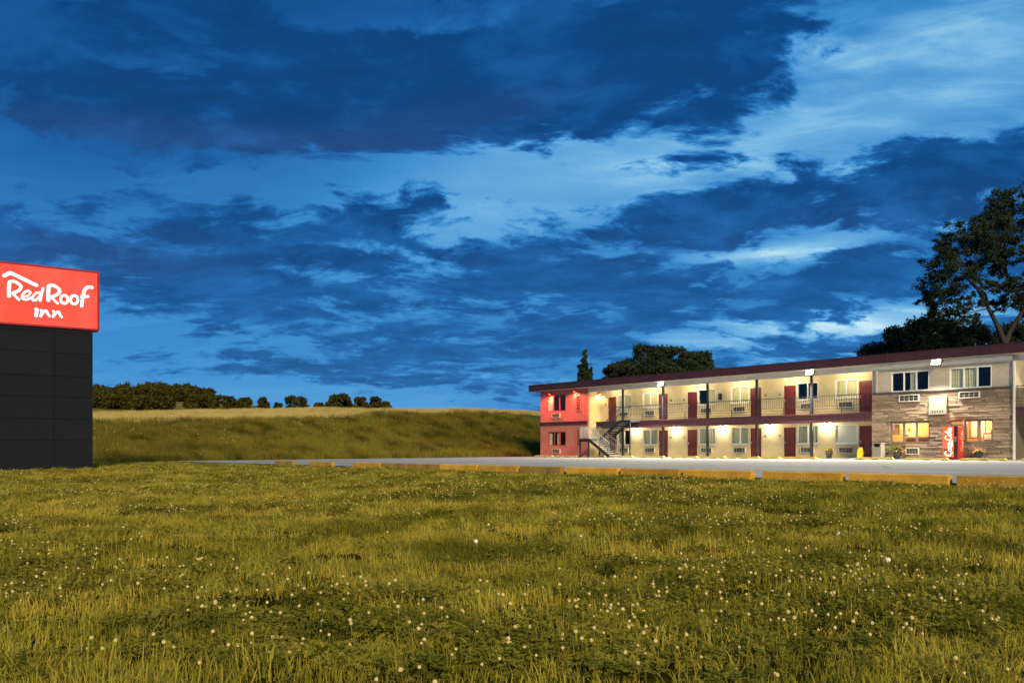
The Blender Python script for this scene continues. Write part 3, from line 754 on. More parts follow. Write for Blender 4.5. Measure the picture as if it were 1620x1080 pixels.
# ------------------------------------------------------------------ lamps
BULB = emat('floodlight_lens', (1.0,.97,.90), 22.0)
JAR = emat('wall_lamp_glass', (1.0,.93,.78), 25.0)
REDB = emat('red_lamp_glass', (1.0,.06,.03), 12.0)
HOUS = mat('lamp_housing', (.10,.10,.10), (.16,.16,.15), .5, 9)
def lamp_light(name, kind, parent, loc, energy, color, size=.08, rot=None, cone=None, blend=.6):
    ld = bpy.data.lights.new(name, kind); ld.energy = energy; ld.color = color; ld.shadow_soft_size = size
    if cone: ld.spot_size = R(cone); ld.spot_blend = blend
    lo = bpy.data.objects.new(name, ld); COL.objects.link(lo); lo.parent = parent; lo.location = loc
    if rot: lo.rotation_euler = rot
    return lo
def floodlight(s, d, z, label, energy):
    t = tag(empty('floodlight', W(s, d, z), ANG), label, 'floodlight', 'floodlights along the roof edge')
    mb = MB(); mb.box(-.06, .06, -.02, 0, -.10, .10); mb.tube([(0,-.02,0), (0,-.12,.02), (0,-.16,-.02)], .02, 6); obj('bracket', mb, HOUS, t)
    Mt = Matrix.Translation((0, -.22, -.06)) @ Matrix.Rotation(R(-28), 4, 'X')
    mb = MB(); mb.box(-.26, .26, -.05, .09, -.16, .16, 0, Mt); mb.box(-.28, .28, -.07, .10, .161, .18, 0, Mt); obj('housing', mb, HOUS, t)
    mb = MB(); mb.box(-.24, .24, -.075, -.051, -.14, .14, 0, Mt); obj('lens', mb, BULB, t)
    lamp_light('floodlight_light', 'SPOT', t, (0, -.36, -.12), energy, (1.0,.90,.72), .10, (R(-50), 0, 0), 160, .5)
floodlight(4.2, -.002, 5.52, 'white floodlight on the roof beam above the second balcony column', 15000)
floodlight(16.85, -.002, 5.56, 'white floodlight on the roof beam above the last balcony column', 15000)
sf = s_at(1484, -.3); floodlight(sf, -.285, 5.56, 'white floodlight on the gutter over the stone office', 12000)
def wall_lamp(s, d, z, label):
    t = tag(empty('wall_lamp', W(s, d, z), ANG), label, 'wall lamp', 'lamps under the balcony')
    mb = MB(); mb.box(-.07, .07, -.03, 0, -.07, .13); mb.lathe([(.06,.06), (.08,.08), (.03,.12)], 10, (0,-.11,0)); mb.box(-.02, .02, -.11, -.03, .09, .11); obj('base', mb, HOUS, t)
    mb = MB(); mb.lathe([(.035,-.10), (.065,-.07), (.072,0), (.06,.06)], 12, (0,-.11,0)); obj('glass', mb, JAR, t)
    lamp_light('wall_lamp_light', 'POINT', t, (0, -.30, -.05), 100, (1.0,.88,.66), .06)
for px_, lb in ((1006.7, 'jar lamp under the balcony nearest the stair'), (1070, 'jar lamp under the balcony past the second column'), (1143.5, 'jar lamp under the balcony past the third column'),
                (1218, 'jar lamp under the balcony past the fourth column'), (1308, 'jar lamp above the planter under the balcony')):
    wall_lamp(s_at(px_, D1), D1-.002, 2.18, lb)
wall_lamp(31.95, D1-.002, 2.2, 'jar lamp under the balcony past the stone office')
SOL = emat('added_soffit_lamp_glass', (1.0,.9,.68), 6.0)
for i, s in enumerate((-1.9, 2.1, 6.3, 10.5, 14.7, 18.9, 31.2, 35.3)):  # added lamps, put in to light the upper walls evenly
    t = tag(empty('added_soffit_lamp', W(s, .40, ZT+.002), ANG), 'small round added soffit lamp above the balcony ' + ['by the amber spot lamp','between the first two columns','between the second and third columns','between the third and fourth columns','between the last two columns','beside the stone office','past the stone office downspout','far beyond the stone office'][i], 'added soffit lamp', 'added soffit lamps above the balcony')
    mb = MB(); mb.lathe([(.09,-.05), (.13,-.03), (.14,-.0)], 14); obj('trim', mb, WHITE, t)
    mb = MB(); mb.lathe([(.03,-.075), (.08,-.06), (.085,-.052)], 14); obj('glass', mb, SOL, t)
    lamp_light('added_soffit_lamp_light', 'POINT', t, (0, 0, -.30), 150 if s > -1.5 else 90, (1.0,.87,.60), .08)
def red_lamp(s, d, z, label, rotz=0.0, col=(1.0,.05,.03), energy=1100, glass=REDB):
    t = tag(empty('spot_lamp', W(s, d, z), ANG + rotz), label, 'spot lamp', 'small spot lamps on the wing')
    mb = MB(); mb.box(-.04, .04, -.02, 0, -.06, .06); mb.tube([(0,-.02,0), (0,-.16,.05), (0,-.24,.0)], .015, 6); obj('arm', mb, HOUS, t)
    mb = MB(); mb.lathe([(.10,-.10), (.085,-.02), (.03,.03)], 12, (0,-.25,0)); obj('shade', mb, HOUS, t)
    mb = MB(); mb.lathe([(.03,-.15), (.07,-.13), (.08,-.102)], 12, (0,-.25,0)); obj('bulb', mb, glass, t)
    lamp_light('spot_lamp_light', 'SPOT', t, (0, -.30, -.19), energy, col, .05, (R(12), 0, 0), 160, .6)
s1 = s_at(870, -.2); red_lamp(s1, -.002, z_at(622, s1, -.2), 'red spot lamp over the wing window')
s2 = s_at(909.2, -.2); red_lamp(s2, -.002, z_at(617.5, s2, -.2), 'red spot lamp above the slotted screen block')
red_lamp(S_C+.002, 1.15, z_at(621, S_C, 1.1), 'amber spot lamp on the cream return wall', R(90), (1.0,.72,.38), 90, emat('amber_lamp_glass', (1.0,.35,.12), 10.0))
# ------------------------------------------------------------------ things in front of the motel
YEL = mat('kerb_yellow', (.42,.225,.018), (.56,.31,.030), .8, 3.5, bump=.25, bscale=25, rand=.25)
YELB = mat('stop_yellow', (.48,.34,.085), (.58,.43,.12), .8, 4, bump=.2, rand=.12)
STOPC = mat('stop_concrete', (.17,.125,.06), (.22,.16,.08), .9, 6)
ENDY = mat('stop_end_yellow', (.70,.55,.05), (.78,.62,.08), .7, 5)
def wheel_stop(px0, px1, label):
    d = -2.0; a, b = s_at(px0, d), s_at(px1, d); L = b - a
    t = tag(empty('wheel_stop', W(a, d, float(lot_z(2.0)) + .002), ANG), label, 'wheel stop', 'wheel stops in front of the motel')
    mb = MB(); prof = [(-.09,.045), (.09,.045), (.07,.15), (-.07,.15)]
    mb.prism(prof, .12, L-.12); 
    obj('body', mb, YELB, t)
    for x0, x1 in ((.0, .42), (L/2-.2, L/2+.2), (L-.42, L)):
        mb = MB(); mb.box(x0+.02, x1-.02, -.085, .085, 0, .043); obj('foot', mb, STOPC, t)
    for x0, x1, hi in ((0, .118, 1), (L-.118, L, 0)):
        n = MB(); k0 = .05 if hi else .15; k1 = .15 if hi else .05
        n.v = [(x0,-.09,.045),(x1,-.09,.045),(x1,.09,.045),(x0,.09,.045),(x0,-.07,k0),(x1,-.07,k1),(x1,.07,k1),(x0,.07,k0)]
        for q in ((0,3,2,1),(4,5,6,7),(0,1,5,4),(1,2,6,5),(2,3,7,6),(3,0,4,7)): n.face(q)
        obj('end', n, ENDY, t)
for a, b, lb in ((847,875,'in red light at the outer wing corner'), (881,914,'in red light below the wing windows'), (923,958,'beside the stair landing post'), (965,1002,'before the foot of the stair'), (1014,1052,'before the second balcony column'),
                 (1062,1104,'just past the second balcony column'), (1108,1148,'before the third balcony column'), (1154.5,1202,'before the fourth balcony column'), (1206,1235,'shorter than the rest'), (1238,1292,'before the last balcony column'),
                 (1353,1415,'before the litter bin and floor sign'), (1432,1501,'before the flowering planter and vending machine'), (1519,1594,'before the spiky planter'), (1615,1696,'past the stone office')):
    wheel_stop(a, b, 'yellow concrete wheel stop ' + lb)
# kerb blocks along the lawn
def kerb(px0, px1, hue):   # one block per pixel span on the kerb line
    d = -CURB_T; a, b = s_at(px0, d), s_at(px1, d); L = b - a
    zb = float(lot_z(CURB_T))
    t = tag(empty('kerb_block', W(a, d, zb), ANG), ['ochre painted concrete kerb block along the lawn edge', 'worn brown concrete kerb block along the lawn edge'][hue] if px0 not in KL else KL[px0], 'kerb block', 'kerb blocks between lawn and lot')
    mb = MB(); rg = random.Random(int(px0))
    prof = [(-.10,-.10), (.10,-.10), (.085,.125), (.06,.150), (-.06,.150), (-.088,.125)]
    n = max(3, int(L/.3))
    for i in range(n):
        pr = [(y + rg.uniform(-.004,.004), z + (rg.uniform(-.006,.004) if z > .1 else 0)) for y, z in prof]
        mb.prism(pr, L*i/n + (.004 if i else 0), L*(i+1)/n)
    obj('body', mb, KB[hue], t)
KL = {438: 'worn brown kerb block at the narrow tip of the lot', 494: 'ochre kerb block standing alone near the narrow tip of the lot', 562: 'ochre kerb block beside the two worn brown ones', 826: 'worn brown kerb block with ochre blocks on both sides'}
KB = [YEL, mat('kerb_brown', (.20,.125,.030), (.32,.20,.030), .85, 2.0, bump=.3, bscale=25)]
for a, b, h in ((438,466,1), (494,527,0), (562,603,0), (606,645,1), (648,698,1), (700,757,0), (760,821,0), (826,890,1), (900,979,0), (986,1077,0), (1085,1191,0), (1210,1334,0), (1346,1503,0), (1517,1690,0), (1705,1900,0)): kerb(a, b, h)

# wet floor sign
sg = s_at(1362, -.2)
t = tag(empty('wet_floor_sign', W(sg, -.25, 0.002), ANG), 'yellow folding wet floor sign by the maroon door', 'floor sign')
WETY = mat('wet_sign_plastic', (.85,.42,.005), (.9,.48,.01), .4, 3)
for sgn, nm in ((1, 'front_panel'), (-1, 'back_panel')):
    mb = MB(); Mt = Matrix.Translation((0, -.16*sgn, 0)) @ Matrix.Rotation(R(-14*sgn), 4, 'X')
    mb.box(-.145, .145, -.01, .01, 0, .30, 0, Mt); mb.box(-.19, .19, -.01, .01, .301, .37, 0, Mt); mb.box(-.15, .15, -.01, .01, .371, .50, 0, Mt); mb.box(-.125, .125, -.01, .01, .501, .60, 0, Mt)
    mb.box(-.12, -.055, -.01, .01, .601, .65, 0, Mt); mb.box(.055, .12, -.01, .01, .601, .65, 0, Mt); mb.box(-.10, .10, -.01, .01, .651, .70, 0, Mt)
    o = obj(nm, mb, WETY, t)
    if sgn == 1:
        q = MB()
        for (x0, z0, x1, z1) in ((-.09,.40,0,.55), (0,.55,.09,.40), (-.09,.40,.09,.40), (-.02,.50,.02,.44)): q.bar(Mt @ Vector((x0,-.013,z0)), Mt @ Vector((x1,-.013,z1)), .012, .004)
        q.box(-.05, .05, -.014, -.011, .26, .275, 0, Mt); q.box(-.07, .07, -.014, -.011, .225, .24, 0, Mt); obj('warning_print', q, DARKM, o)
# litter bin
sb = s_at(1389, -.6)
t = tag(empty('litter_bin', W(sb, -.52, 0.002), ANG), 'grey square litter bin with dark openings beside the stone wall', 'litter bin')
BINM = mat('bin_plastic', (.20,.18,.155), (.25,.23,.20), .55, 5)
mb = MB(); mb.box(-.27, .27, -.25, .25, 0, .66); mb.box(-.285, .285, -.265, .265, .60, .665); obj('body', mb, BINM, t)
mb = MB(); mb.box(-.26, -.20, -.24, .24, .667, .90); mb.box(.20, .26, -.24, .24, .667, .90); mb.box(-.199, .199, .18, .24, .667, .90); mb.box(-.199, .199, -.24, -.18, .667, .70); mb.box(-.29, .29, -.27, .27, .901, .96); mb.box(-.199, .199, -.18, .17, .667, .67, 1); mb.box(-.199, .199, .10, .179, .70, .90, 1); obj('hood', mb, [BINM, DARKM], t)

# planters
POT = mat('planter_black', (.020,.020,.022), (.032,.032,.034), .5, 8)
LEAFY = leaf_mat('planter_leaf', (.05,.11,.02), (.22,.26,.03), 9, trans=.3)
LEAFR = leaf_mat('planter_flower', (.40,.12,.09), (.62,.30,.14), 9, trans=.3)
LEAFD = leaf_mat('planter_spike', (.20,.16,.04), (.42,.36,.10), 9, trans=.3)
def planter(px, d, sc, label, style):
    t = tag(empty('planter', W(s_at(px, d), d, .002), ANG), label, 'planter', 'planters on the walkway')
    mb = MB(); mb.lathe([(.15*sc,0), (.20*sc,.20*sc), (.245*sc,.40*sc), (.265*sc,.41*sc), (.265*sc,.45*sc), (.23*sc,.45*sc), (.22*sc,.40*sc)], 18); obj('pot', mb, POT, t)
    rg = random.Random(int(px)); lf = MB(); fl = MB()
    for i in range(150):
        a = rg.random()*6.283; e = rg.uniform(.15, 1.4); L = rg.uniform(.22, .5)*sc; wd = rg.uniform(.02, .05)*sc
        if style == 'spike': e = rg.uniform(.2, .9); wd *= .7
        base = Vector((rg.uniform(-.12,.12)*sc, rg.uniform(-.12,.12)*sc, .40*sc)); prev = base; dirv_ = Vector((math.cos(a)*math.cos(e), math.sin(a)*math.cos(e), math.sin(e)))
        side = dirv_.cross(Vector((0,0,1))).normalized()*wd
        p1 = base + dirv_*L*.55; p2 = p1 + (dirv_ + Vector((0,0,-.7)))*L*.5
        tgt = fl if (style != 'green' and rg.random() < (.45 if style == 'mixed' else .25) and (style == 'spike' or a < 1.0 or a > 5.0)) else lf
        tgt.quad(base - side*.4, base + side*.4, p1 + side, p1 - side); tgt.quad(p1 - side, p1 + side, p2 + side*.1, p2 - side*.1)
    obj('foliage', lf, LEAFD if style == 'spike' else LEAFY, t)
    if fl.f: obj('flowers', fl, LEAFR, t)
planter(1311.5, -.1, 1.0, 'black pot with leafy green plant under the frosted window', 'mixed')
planter(1419.5, -.55, 1.15, 'dark pot with yellow green leaves and pink flowers by the office', 'mixed')
planter(1548, -.55, .95, 'black pot with straw coloured spiky plant below the office window', 'spike')

# vending machine
vs = s_at(1490.5, -.87); ve = s_at(1515, -.87)
VW, VD, VH = ve - vs, .74, 1.86
vm = tag(empty('vending_machine', W(vs, -.86, .003), ANG), 'glowing red soda vending machine with white script lettering', 'vending machine')
VRED = mat('vend_red', (.42,.035,.025), (.50,.045,.03), .35, 2)
mb = MB(); mb.box(0, VW, .035, VD, .06, VH); mb.box(.04, VW-.04, .06, VD-.04, 0, .06); obj('cabinet', mb, VRED, vm)
VFACE = emat('vend_face', (.86,.10,.018), 1.25, .10, 3.0); VWHT = emat('vend_script', (1.0,.90,.68), 1.5)
VK = mat('vend_panel', (.035,.012,.012), (.05,.02,.02), .3, 3)
fx1 = VW*.74
mb = MB(); mb.box(.03, fx1, .0, .034, .12, VH-.03); obj('front_panel', mb, VFACE, vm)
mb = MB(); mb.box(fx1+.004, VW-.02, .0, .034, .12, VH-.03); mb.box(.03, VW-.02, .004, .034, .065, .118); obj('control_panel', mb, VK, vm)
for z_, c_ in ((1.22, 0), (1.12, 1), (1.02, 1)):
    mb = MB(); mb.box(fx1+.04, VW-.06, -.012, -.0005, z_-.03, z_+.03); obj('button', mb, emat('vend_button', (.9,.12,.12), 1.2) if c_ == 0 else STEEL, vm)
mb = MB(); mb.box(.10, fx1-.12, -.006, -.0005, .36, .58); obj('delivery_slot', mb, mat('vend_slot', (.10,.04,.015), (.16,.07,.02), .4, 6), vm)
GL = {'C': [[(1.35,1.35),(1.15,1.75),(.6,1.7),(.15,1.1),(.15,.4),(.55,.0),(1.1,.12),(1.4,.5)]],
      'o': [[(.45,.9),(.12,.7),(.08,.25),(.4,0),(.75,.2),(.8,.65),(.45,.9),(.55,.75),(.95,.85)]],
      'c': [[(.75,.75),(.45,.9),(.1,.55),(.2,.1),(.55,.0),(.9,.25)]],
      'a': [[(.75,.7),(.42,.9),(.1,.5),(.25,.03),(.6,.2),(.78,.8),(.75,.2),(1.0,.05)]],
      '-': [[(.05,.45),(.45,.5)]],
      'l': [[(0,.3),(.4,1.2),(.35,1.8),(.12,1.5),(.15,.3),(.4,.02),(.6,.2)]]}
ADV = {'C': 1.35, 'o': .92, 'c': .9, 'a': 1.0, '-': .55, 'l': .6}
def script(word, to3, sc, rad, nrm):
    out = []; x = 0
    for ch in word:
        mb = MB()
        for st in GL[ch]:
            pts = [to3((x + p[0])*sc, p[1]*sc) for p in catmull(st, 5)]
            mb.tube(pts, [rad*(.75+.35*abs(math.sin(i*.5))) for i in range(len(pts))], 6, flat=(nrm, .3))
        out.append(mb); x += ADV[ch]
    return out
# big script reads upwards on the lit face
sc_ = (VH*.86)/8.8
for mb in script('Coca-Cola', lambda a, b: (fx1*.80 - b*1.05, -.006, .20 + a), sc_*1.0, .030, Vector((0,-1,0))): obj('script_letter', mb, VWHT, vm)
mb = MB(); pts = catmull([(.12,-.006,.34), (.25,-.006,.22), (.42,-.006,.22), (fx1-.04,-.006,.40)], 6); mb.tube(pts, [.012+.04*math.sin(math.pi*i/(len(pts)-1)) for i in range(len(pts))], 6, flat=(Vector((0,-1,0)), .3)); obj('white_swoosh', mb, VWHT, vm)
mb = MB(); pts = catmull([(fx1-.07,-.006,.70), (fx1-.10,-.006,.90), (fx1-.06,-.006,1.08)], 6); mb.tube(pts, [.008+.045*math.sin(math.pi*i/(len(pts)-1)) for i in range(len(pts))], 6, flat=(Vector((0,-1,0)), .3)); obj('white_drop', mb, VWHT, vm)
SIDEW = mat('vend_side_script', (.75,.40,.36), (.8,.46,.42), .5, 3)
for mb in script('Coca-Cola', lambda a, b: (VW+.004, .16 + .5 - b*1.3, .45 + a), 1.15/8.6, .022, Vector((1,0,0))): obj('script_letter', mb, SIDEW, vm)

# ------------------------------------------------------------------ roadside sign
DSX, DSY = .811, .585                       # along the sign, left end to right end (receding)
NSX, NSY = .585, -.811                      # out of the sign face, towards the lawn
SP = Vector((-16.14, 34.6, 0))              # right end of the sign box
SANG = math.atan2(DSY, DSX)
def sg_xz(px, py, off=0.0):
    r = (px - CX)/F; ox, oy = SP.x + off*NSX, SP.y + off*NSY
    k = (r*oy - ox)/(DSX - r*DSY); Y = oy + k*DSY
    return k, CAMZ + (HY - py)/F*Y
zg = float(hgt(SP.x-1.5, SP.y-1)) - .05
sign = tag(empty('pylon_sign', (SP.x, SP.y, 0), SANG), 'tall dark panelled pylon sign with a lit red box and white lettering', 'pylon sign')
x0, _ = sg_xz(-9, 470); z_top = sg_xz(157, 430)[1]; z_bot = sg_xz(157, 523.5)[1]
REDF = emat('sign_face_red', (.98,.052,.022), 1.0, .06, .9)
EDGE = mat('sign_edge', (.22,.008,.018), (.28,.012,.02), .4, 2)
LETT = emat('sign_letter_white', (1.0,.97,.97), 1.6)
mb = MB(); bt = .07
mb.box(x0, 0, .012, .60, z_bot, z_top); mb.box(x0, 0, -.05, .011, z_top-bt, z_top); mb.box(x0, 0, -.05, .011, z_bot, z_bot+bt); mb.box(x0, x0+bt, -.05, .011, z_bot+bt, z_top-bt); mb.box(-bt, 0, -.05, .011, z_bot+bt, z_top-bt)
obj('sign_box', mb, EDGE, sign)
mb = MB(); mb.box(x0+bt+.002, -bt-.002, -.02, .010, z_bot+bt+.002, z_top-bt-.002); obj('lit_face', mb, REDF, sign)
def zp(p): return (p[0]/8.309, 400 + p[1]/8.309)
def letter(name, strokes):
    mb = MB()
    for rad, closed, pts in strokes:
        if closed:
            (cx_, cy_, rx_, ry_) = pts; pp = [(cx_ + rx_*math.cos(a*.2618), cy_ + ry_*math.sin(a*.2618)) for a in range(25)]
        else: pp = catmull(pts, 6)
        P3 = []
        for p in pp:
            kx, kz = sg_xz(*zp(p), off=.03); P3.append((kx, -.026, kz))
        rr = rad*.84/8.309*SP.y/F
        n = len(P3); rads = [rr]*n
        if not closed:
            t0 = Vector(P3[0]) - Vector(P3[1]); t1 = Vector(P3[-1]) - Vector(P3[-2])
            P3 = [tuple(Vector(P3[0]) + t0.normalized()*rr*.7), tuple(Vector(P3[0]) + t0.normalized()*rr*.35)] + P3 + [tuple(Vector(P3[-1]) + t1.normalized()*rr*.35), tuple(Vector(P3[-1]) + t1.normalized()*rr*.7)]
            rads = [rr*.45, rr*.85] + rads + [rr*.85, rr*.45]
        mb.tube(P3, rads, 8, flat=(Vector((0,-1,0)), .35))
    obj(name, mb, LETT, sign)
letter('roof_line', [(25, 0, [(52,300),(95,280),(135,262),(150,268),(250,315),(360,368),(482,426)])])
letter('letter', [(25, 0, [(122,400),(118,480),(120,570)]), (21, 0, [(120,385),(160,372),(220,390),(275,440),(250,490),(170,530)]), (17, 0, [(170,535),(215,580),(252,617)])])
letter('letter', [(15, 0, [(305,578),(370,560),(398,522),(370,497),(318,520),(288,575),(310,608),(350,612),(410,590)])])
letter('letter', [(15, 0, [(522,520),(470,530),(428,585),(435,622),(480,612),(535,550)]), (18, 0, [(565,462),(545,545),(527,630)])])
letter('letter', [(25, 0, [(640,445),(634,530),(636,625)]), (21, 0, [(635,432),(680,424),(740,445),(785,495),(760,540),(680,580)]), (17, 0, [(680,585),(722,628),(760,665)])])
letter('letter', [(19, 1, (845,610,48,54))]); letter('letter', [(19, 1, (975,616,48,56))])
letter('letter', [(23, 0, [(1214,455),(1155,450),(1112,490),(1088,590),(1074,700)]), (19, 0, [(1068,578),(1110,576),(1162,570)])])
letter('letter', [(23, 0, [(470,738),(482,745),(480,790),(476,828)])])
letter('letter', [(17, 0, [(538,750),(552,770),(545,800),(536,833)]), (17, 0, [(545,815),(580,770),(612,762),(628,800),(655,832)])])
letter('letter', [(17, 0, [(700,760),(712,785),(706,815),(696,842)]), (17, 0, [(706,828),(740,785),(772,775),(788,815),(815,843)])])
PYL = mat('pylon_panel', (.0070,.0090,.0140), (.0095,.0118,.0175), .85, 2.2, bump=.15, bscale=80, rand=.10, spec=.12)
px1, _ = sg_xz(147, 600); pxm, _ = sg_xz(85.5, 600); px0_, _ = sg_xz(-3, 600)
mb = MB(); mb.box(px0_+.02, px1-.02, .06, .55, zg, z_bot-.001); obj('core', mb, PYL, sign)
rows = [zg] + [sg_xz(110, y)[1] for y in (696.5, 663, 628.5, 595.5, 559, 526.5)] + [z_bot-.002]
for i in range(len(rows)-1):
    for a, b in ((px0_, pxm), (pxm, px1)):
        p = MB(); x_, y_, h_ = b - a - .012, .045, rows[i+1] - rows[i] - .012
        p.box(0, x_, 0, y_, 0, h_); p.box(.02, x_-.02, -.004, -.0002, .02, h_-.02) if h_ > .3 else None
        o = obj('panel', p, PYL, sign, (a + .006, .012 - .002*((i*7) % 3), rows[i] + .006))

# ------------------------------------------------------------------ trees
def leaf_quads(rg, cen, size, aspect=.6):
    n = len(cen); a = rg.normal(size=(n,3)); a /= np.linalg.norm(a, axis=1, keepdims=True)
    b = np.cross(a, rg.normal(size=(n,3))); b /= np.linalg.norm(b, axis=1, keepdims=True)
    sz = (size*rg.uniform(.6, 1.3, n))[:, None]
    a = a*sz; b = b*sz*aspect
    return np.stack([cen - a, cen - b*.9 + a*.1, cen + a, cen + b*.9 + a*.1], 1)
def ball(rg, c, r, n, squash=.8, shell=.45):
    d = rg.normal(size=(n,3)); d /= np.linalg.norm(d, axis=1, keepdims=True)
    rr = rg.uniform(0, 1, n)**shell*rg.uniform(.75, 1.35, n)
    p = d*rr[:, None]*np.array([r, r, r*squash]); return p + np.array(c)
BARK = mat('bark', (.022,.019,.016), (.038,.032,.026), .95, 12, bump=.6, bscale=18)
DARKLEAF = leaf_mat('dusk_leaf', (.022,.034,.022), (.040,.055,.030), .5, trans=.2)
OLIVELEAF = leaf_mat('olive_leaf', (.028,.030,.007), (.085,.078,.018), .35, trans=.2)
def limb(mb, pts, r0, r1, sides=7):
    pp = catmull(pts, 5); n = len(pp); mb.tube(pp, [r0 + (r1-r0)*i/(n-1) for i in range(n)], sides)
def broad_tree(name, label, x, y, top, width, seed, leafm, nclump=26, leaf=.22, per=260, cat='tree', group=None, base=None, low=.25, shape=1.0, trunk=.22):
    rg = np.random.RandomState(seed); zb = float(hgt(x, y)) - .1 if base is None else base
    H = top - zb
    t = tag(empty(name, (x, y, zb)), label, cat, group)
    mb = MB(); fork = H*max(low, .18)
    limb(mb, [(0,0,0), (rg.uniform(-.1,.1)*H*.1, 0, fork*.6), (rg.uniform(-.2,.2), 0, fork*1.2), (0,0,H*.7)], trunk*H/9, trunk*H/40)
    cen = []
    for i in range(nclump):
        f = rg.uniform(0, 1); zz = H*(low + (1-low)*f)
        prof = math.sin(math.pi*min(1, (.12 + .88*(1-f))**shape*.93))**.7 if shape < 5 else 1
        a = rg.uniform(0, 6.283); rr = width/2*prof*math.sqrt(rg.uniform(.15, 1))*.80
        c = (math.cos(a)*rr, math.sin(a)*rr, min(zz, H*.95)); cr = width*rg.uniform(.07, .16) if width > 1.6 else width*.3
        cr = min(cr, H*.14); c = (c[0], c[1], min(c[2], H - cr*.7)); cen.append((c, cr))
        if i % 2 == 0: limb(mb, [(0,0,max(fork*.8, c[2]*.45)), (c[0]*.5, c[1]*.5, c[2]*.78), c], trunk*H/38, .02, 5)
    obj('trunk', mb, BARK, t)
    P = np.concatenate([ball(rg, c, cr, int(per*(cr/(width*.13))**2*.9) + 20) for c, cr in cen])
    link('crown', quads_mesh('crown', leaf_quads(rg, P, leaf), leafm), t)
    return t
def at(px, Y): return (px - CX)/F*Y
def ztop(py, Y): return CAMZ + (HY - py)/F*Y
# behind the motel, centre
for (px, Y, py, wd, sd, lb) in ((978, 94, 572, 3.6, 1, 'low dark tree behind the roof at the left of the grove'), (1020, 96, 543, 5.4, 2, 'tallest dark tree of the grove behind the motel roof'),
                            (1062, 97, 546, 5.0, 3, 'dark round tree in the middle of the grove behind the roof'), (1100, 98, 554, 4.6, 4, 'dark tree at the right of the grove behind the roof'), (1133, 98, 578, 1.8, 5, 'small dark treetop just above the roof beside the grove')):
    broad_tree('broadleaf_tree', lb, at(px, Y), Y, ztop(py, Y), wd*1.0, sd+20, DARKLEAF, nclump=64, leaf=.16, per=230, group='trees behind the motel', base=-.1, low=.60, trunk=.12)
# slim poplar
Y = 92; x = at(925, Y); zt = ztop(553, Y)
t = tag(empty('poplar_tree', (x, Y, -.1)), 'slim dark poplar standing alone behind the wing roof', 'tree', 'trees behind the motel')
rg = np.random.RandomState(8); mb = MB(); limb(mb, [(0,0,0), (.05,0,zt*.5), (0,0,zt*.97)], .16, .02); 
P = []
for (ox, top, wd) in ((.0, zt, .42), (-.50, zt*.86, .28), (.62, zt*.83, .30), (.25, zt*.90, .30), (-.25, zt*.92, .3)):
    limb(mb, [(0,0,zt*.3), (ox*.8,0,zt*.5), (ox,0,top*.95)], .05, .01, 5)
    for k in range(40):
        f = k/39; zz = zt*.35 + (top - zt*.35)*f; ww = wd*(1.25 - f*.95)
        P.append(ball(rg, (ox*min(1, f*1.5+.3) + rg.uniform(-.15,.15), rg.uniform(-.3,.3), zz), ww, 60, 1.0))
obj('trunk', mb, BARK, t); link('crown', quads_mesh('crown', leaf_quads(rg, np.concatenate(P), .15), DARKLEAF), t)
# right, behind the office: a low row and one tall open tree
for (px, Y, py, wd, sd, lb) in ((1352, 84, 566, 4.0, 31, 'low dark shrub tree at the end of the row behind the office'), (1392, 82, 543, 5.0, 32, 'dark rounded tree behind the roof beside the last balcony floodlight'),
                            (1430, 80, 517, 5.4, 33, 'dark tree rising behind the roof left of the tall open tree'), (1474, 80, 500, 6.0, 34, 'dense dark tree at the foot of the tall open tree'),
                            (1530, 82, 512, 6.0, 35, 'dense dark tree behind the office roof under the open crown'), (1620, 82, 508, 7.0, 36, 'dense dark tree behind the office roof past the forked trunk')):
    broad_tree('broadleaf_tree', lb, at(px, Y), Y, ztop(py, Y), wd, sd, DARKLEAF, nclump=90, leaf=.14, per=240, group='trees behind the motel', base=-.1, low=.5, trunk=.12)
Y = 72.0; bx = at(1592, Y)
t = tag(empty('open_crowned_tree', (bx, Y, -.1)), 'tall open tree with forked trunk and airy dark crown', 'tree')
def tp(px, py, dy=0.0): return (at(px, Y) - bx, dy, ztop(py, Y) + .1)
mb = MB()
fork = tp(1590, 545)
limb(mb, [(0,0,0), (.05,0,4), fork], .42, .30, 9)
limb(mb, [fork, tp(1578, 515), tp(1567, 487, .3), tp(1556, 462, .5), tp(1540, 440, .8)], .24, .06); limb(mb, [tp(1567, 487, .3), tp(1552, 467, -.6), tp(1530, 455, -1.2), tp(1505, 440, -1.6)], .13, .03)
limb(mb, [tp(1560, 478, .3), tp(1545, 440, .6), tp(1548, 420, .8), tp(1535, 385, 1)], .10, .02); limb(mb, [fork, tp(1600, 520), tp(1610, 497, -.5), tp(1622, 470, -1), tp(1640, 430, -1)], .22, .06)
limb(mb, [tp(1640, 560), tp(1630, 500, .5), tp(1618, 460, .8), tp(1603, 430, 1), tp(1592, 400, 1)], .26, .10); limb(mb, [tp(1603, 430, 1), tp(1605, 390, 1.5), tp(1612, 340, 1.5), tp(1618, 310, 1)], .12, .03)
limb(mb, [tp(1592, 400, 1), tp(1578, 370, .5), tp(1582, 335, 0)], .10, .02); limb(mb, [tp(1603, 432, 1), tp(1580, 420, .3), tp(1560, 395, -.5), tp(1552, 360, -.8)], .10, .02)
limb(mb, [tp(1567, 487, .3), tp(1545, 492, -.5), tp(1520, 500, -1)], .07, .02); limb(mb, [tp(1640, 430, -1), tp(1660, 390, -.5), tp(1680, 360, 0)], .1, .02); limb(mb, [tp(1645, 570), (at(1640,Y)-bx, .2, 0)], .28, .34)
obj('trunk', mb, BARK, t)
rg = np.random.RandomState(77); P = []
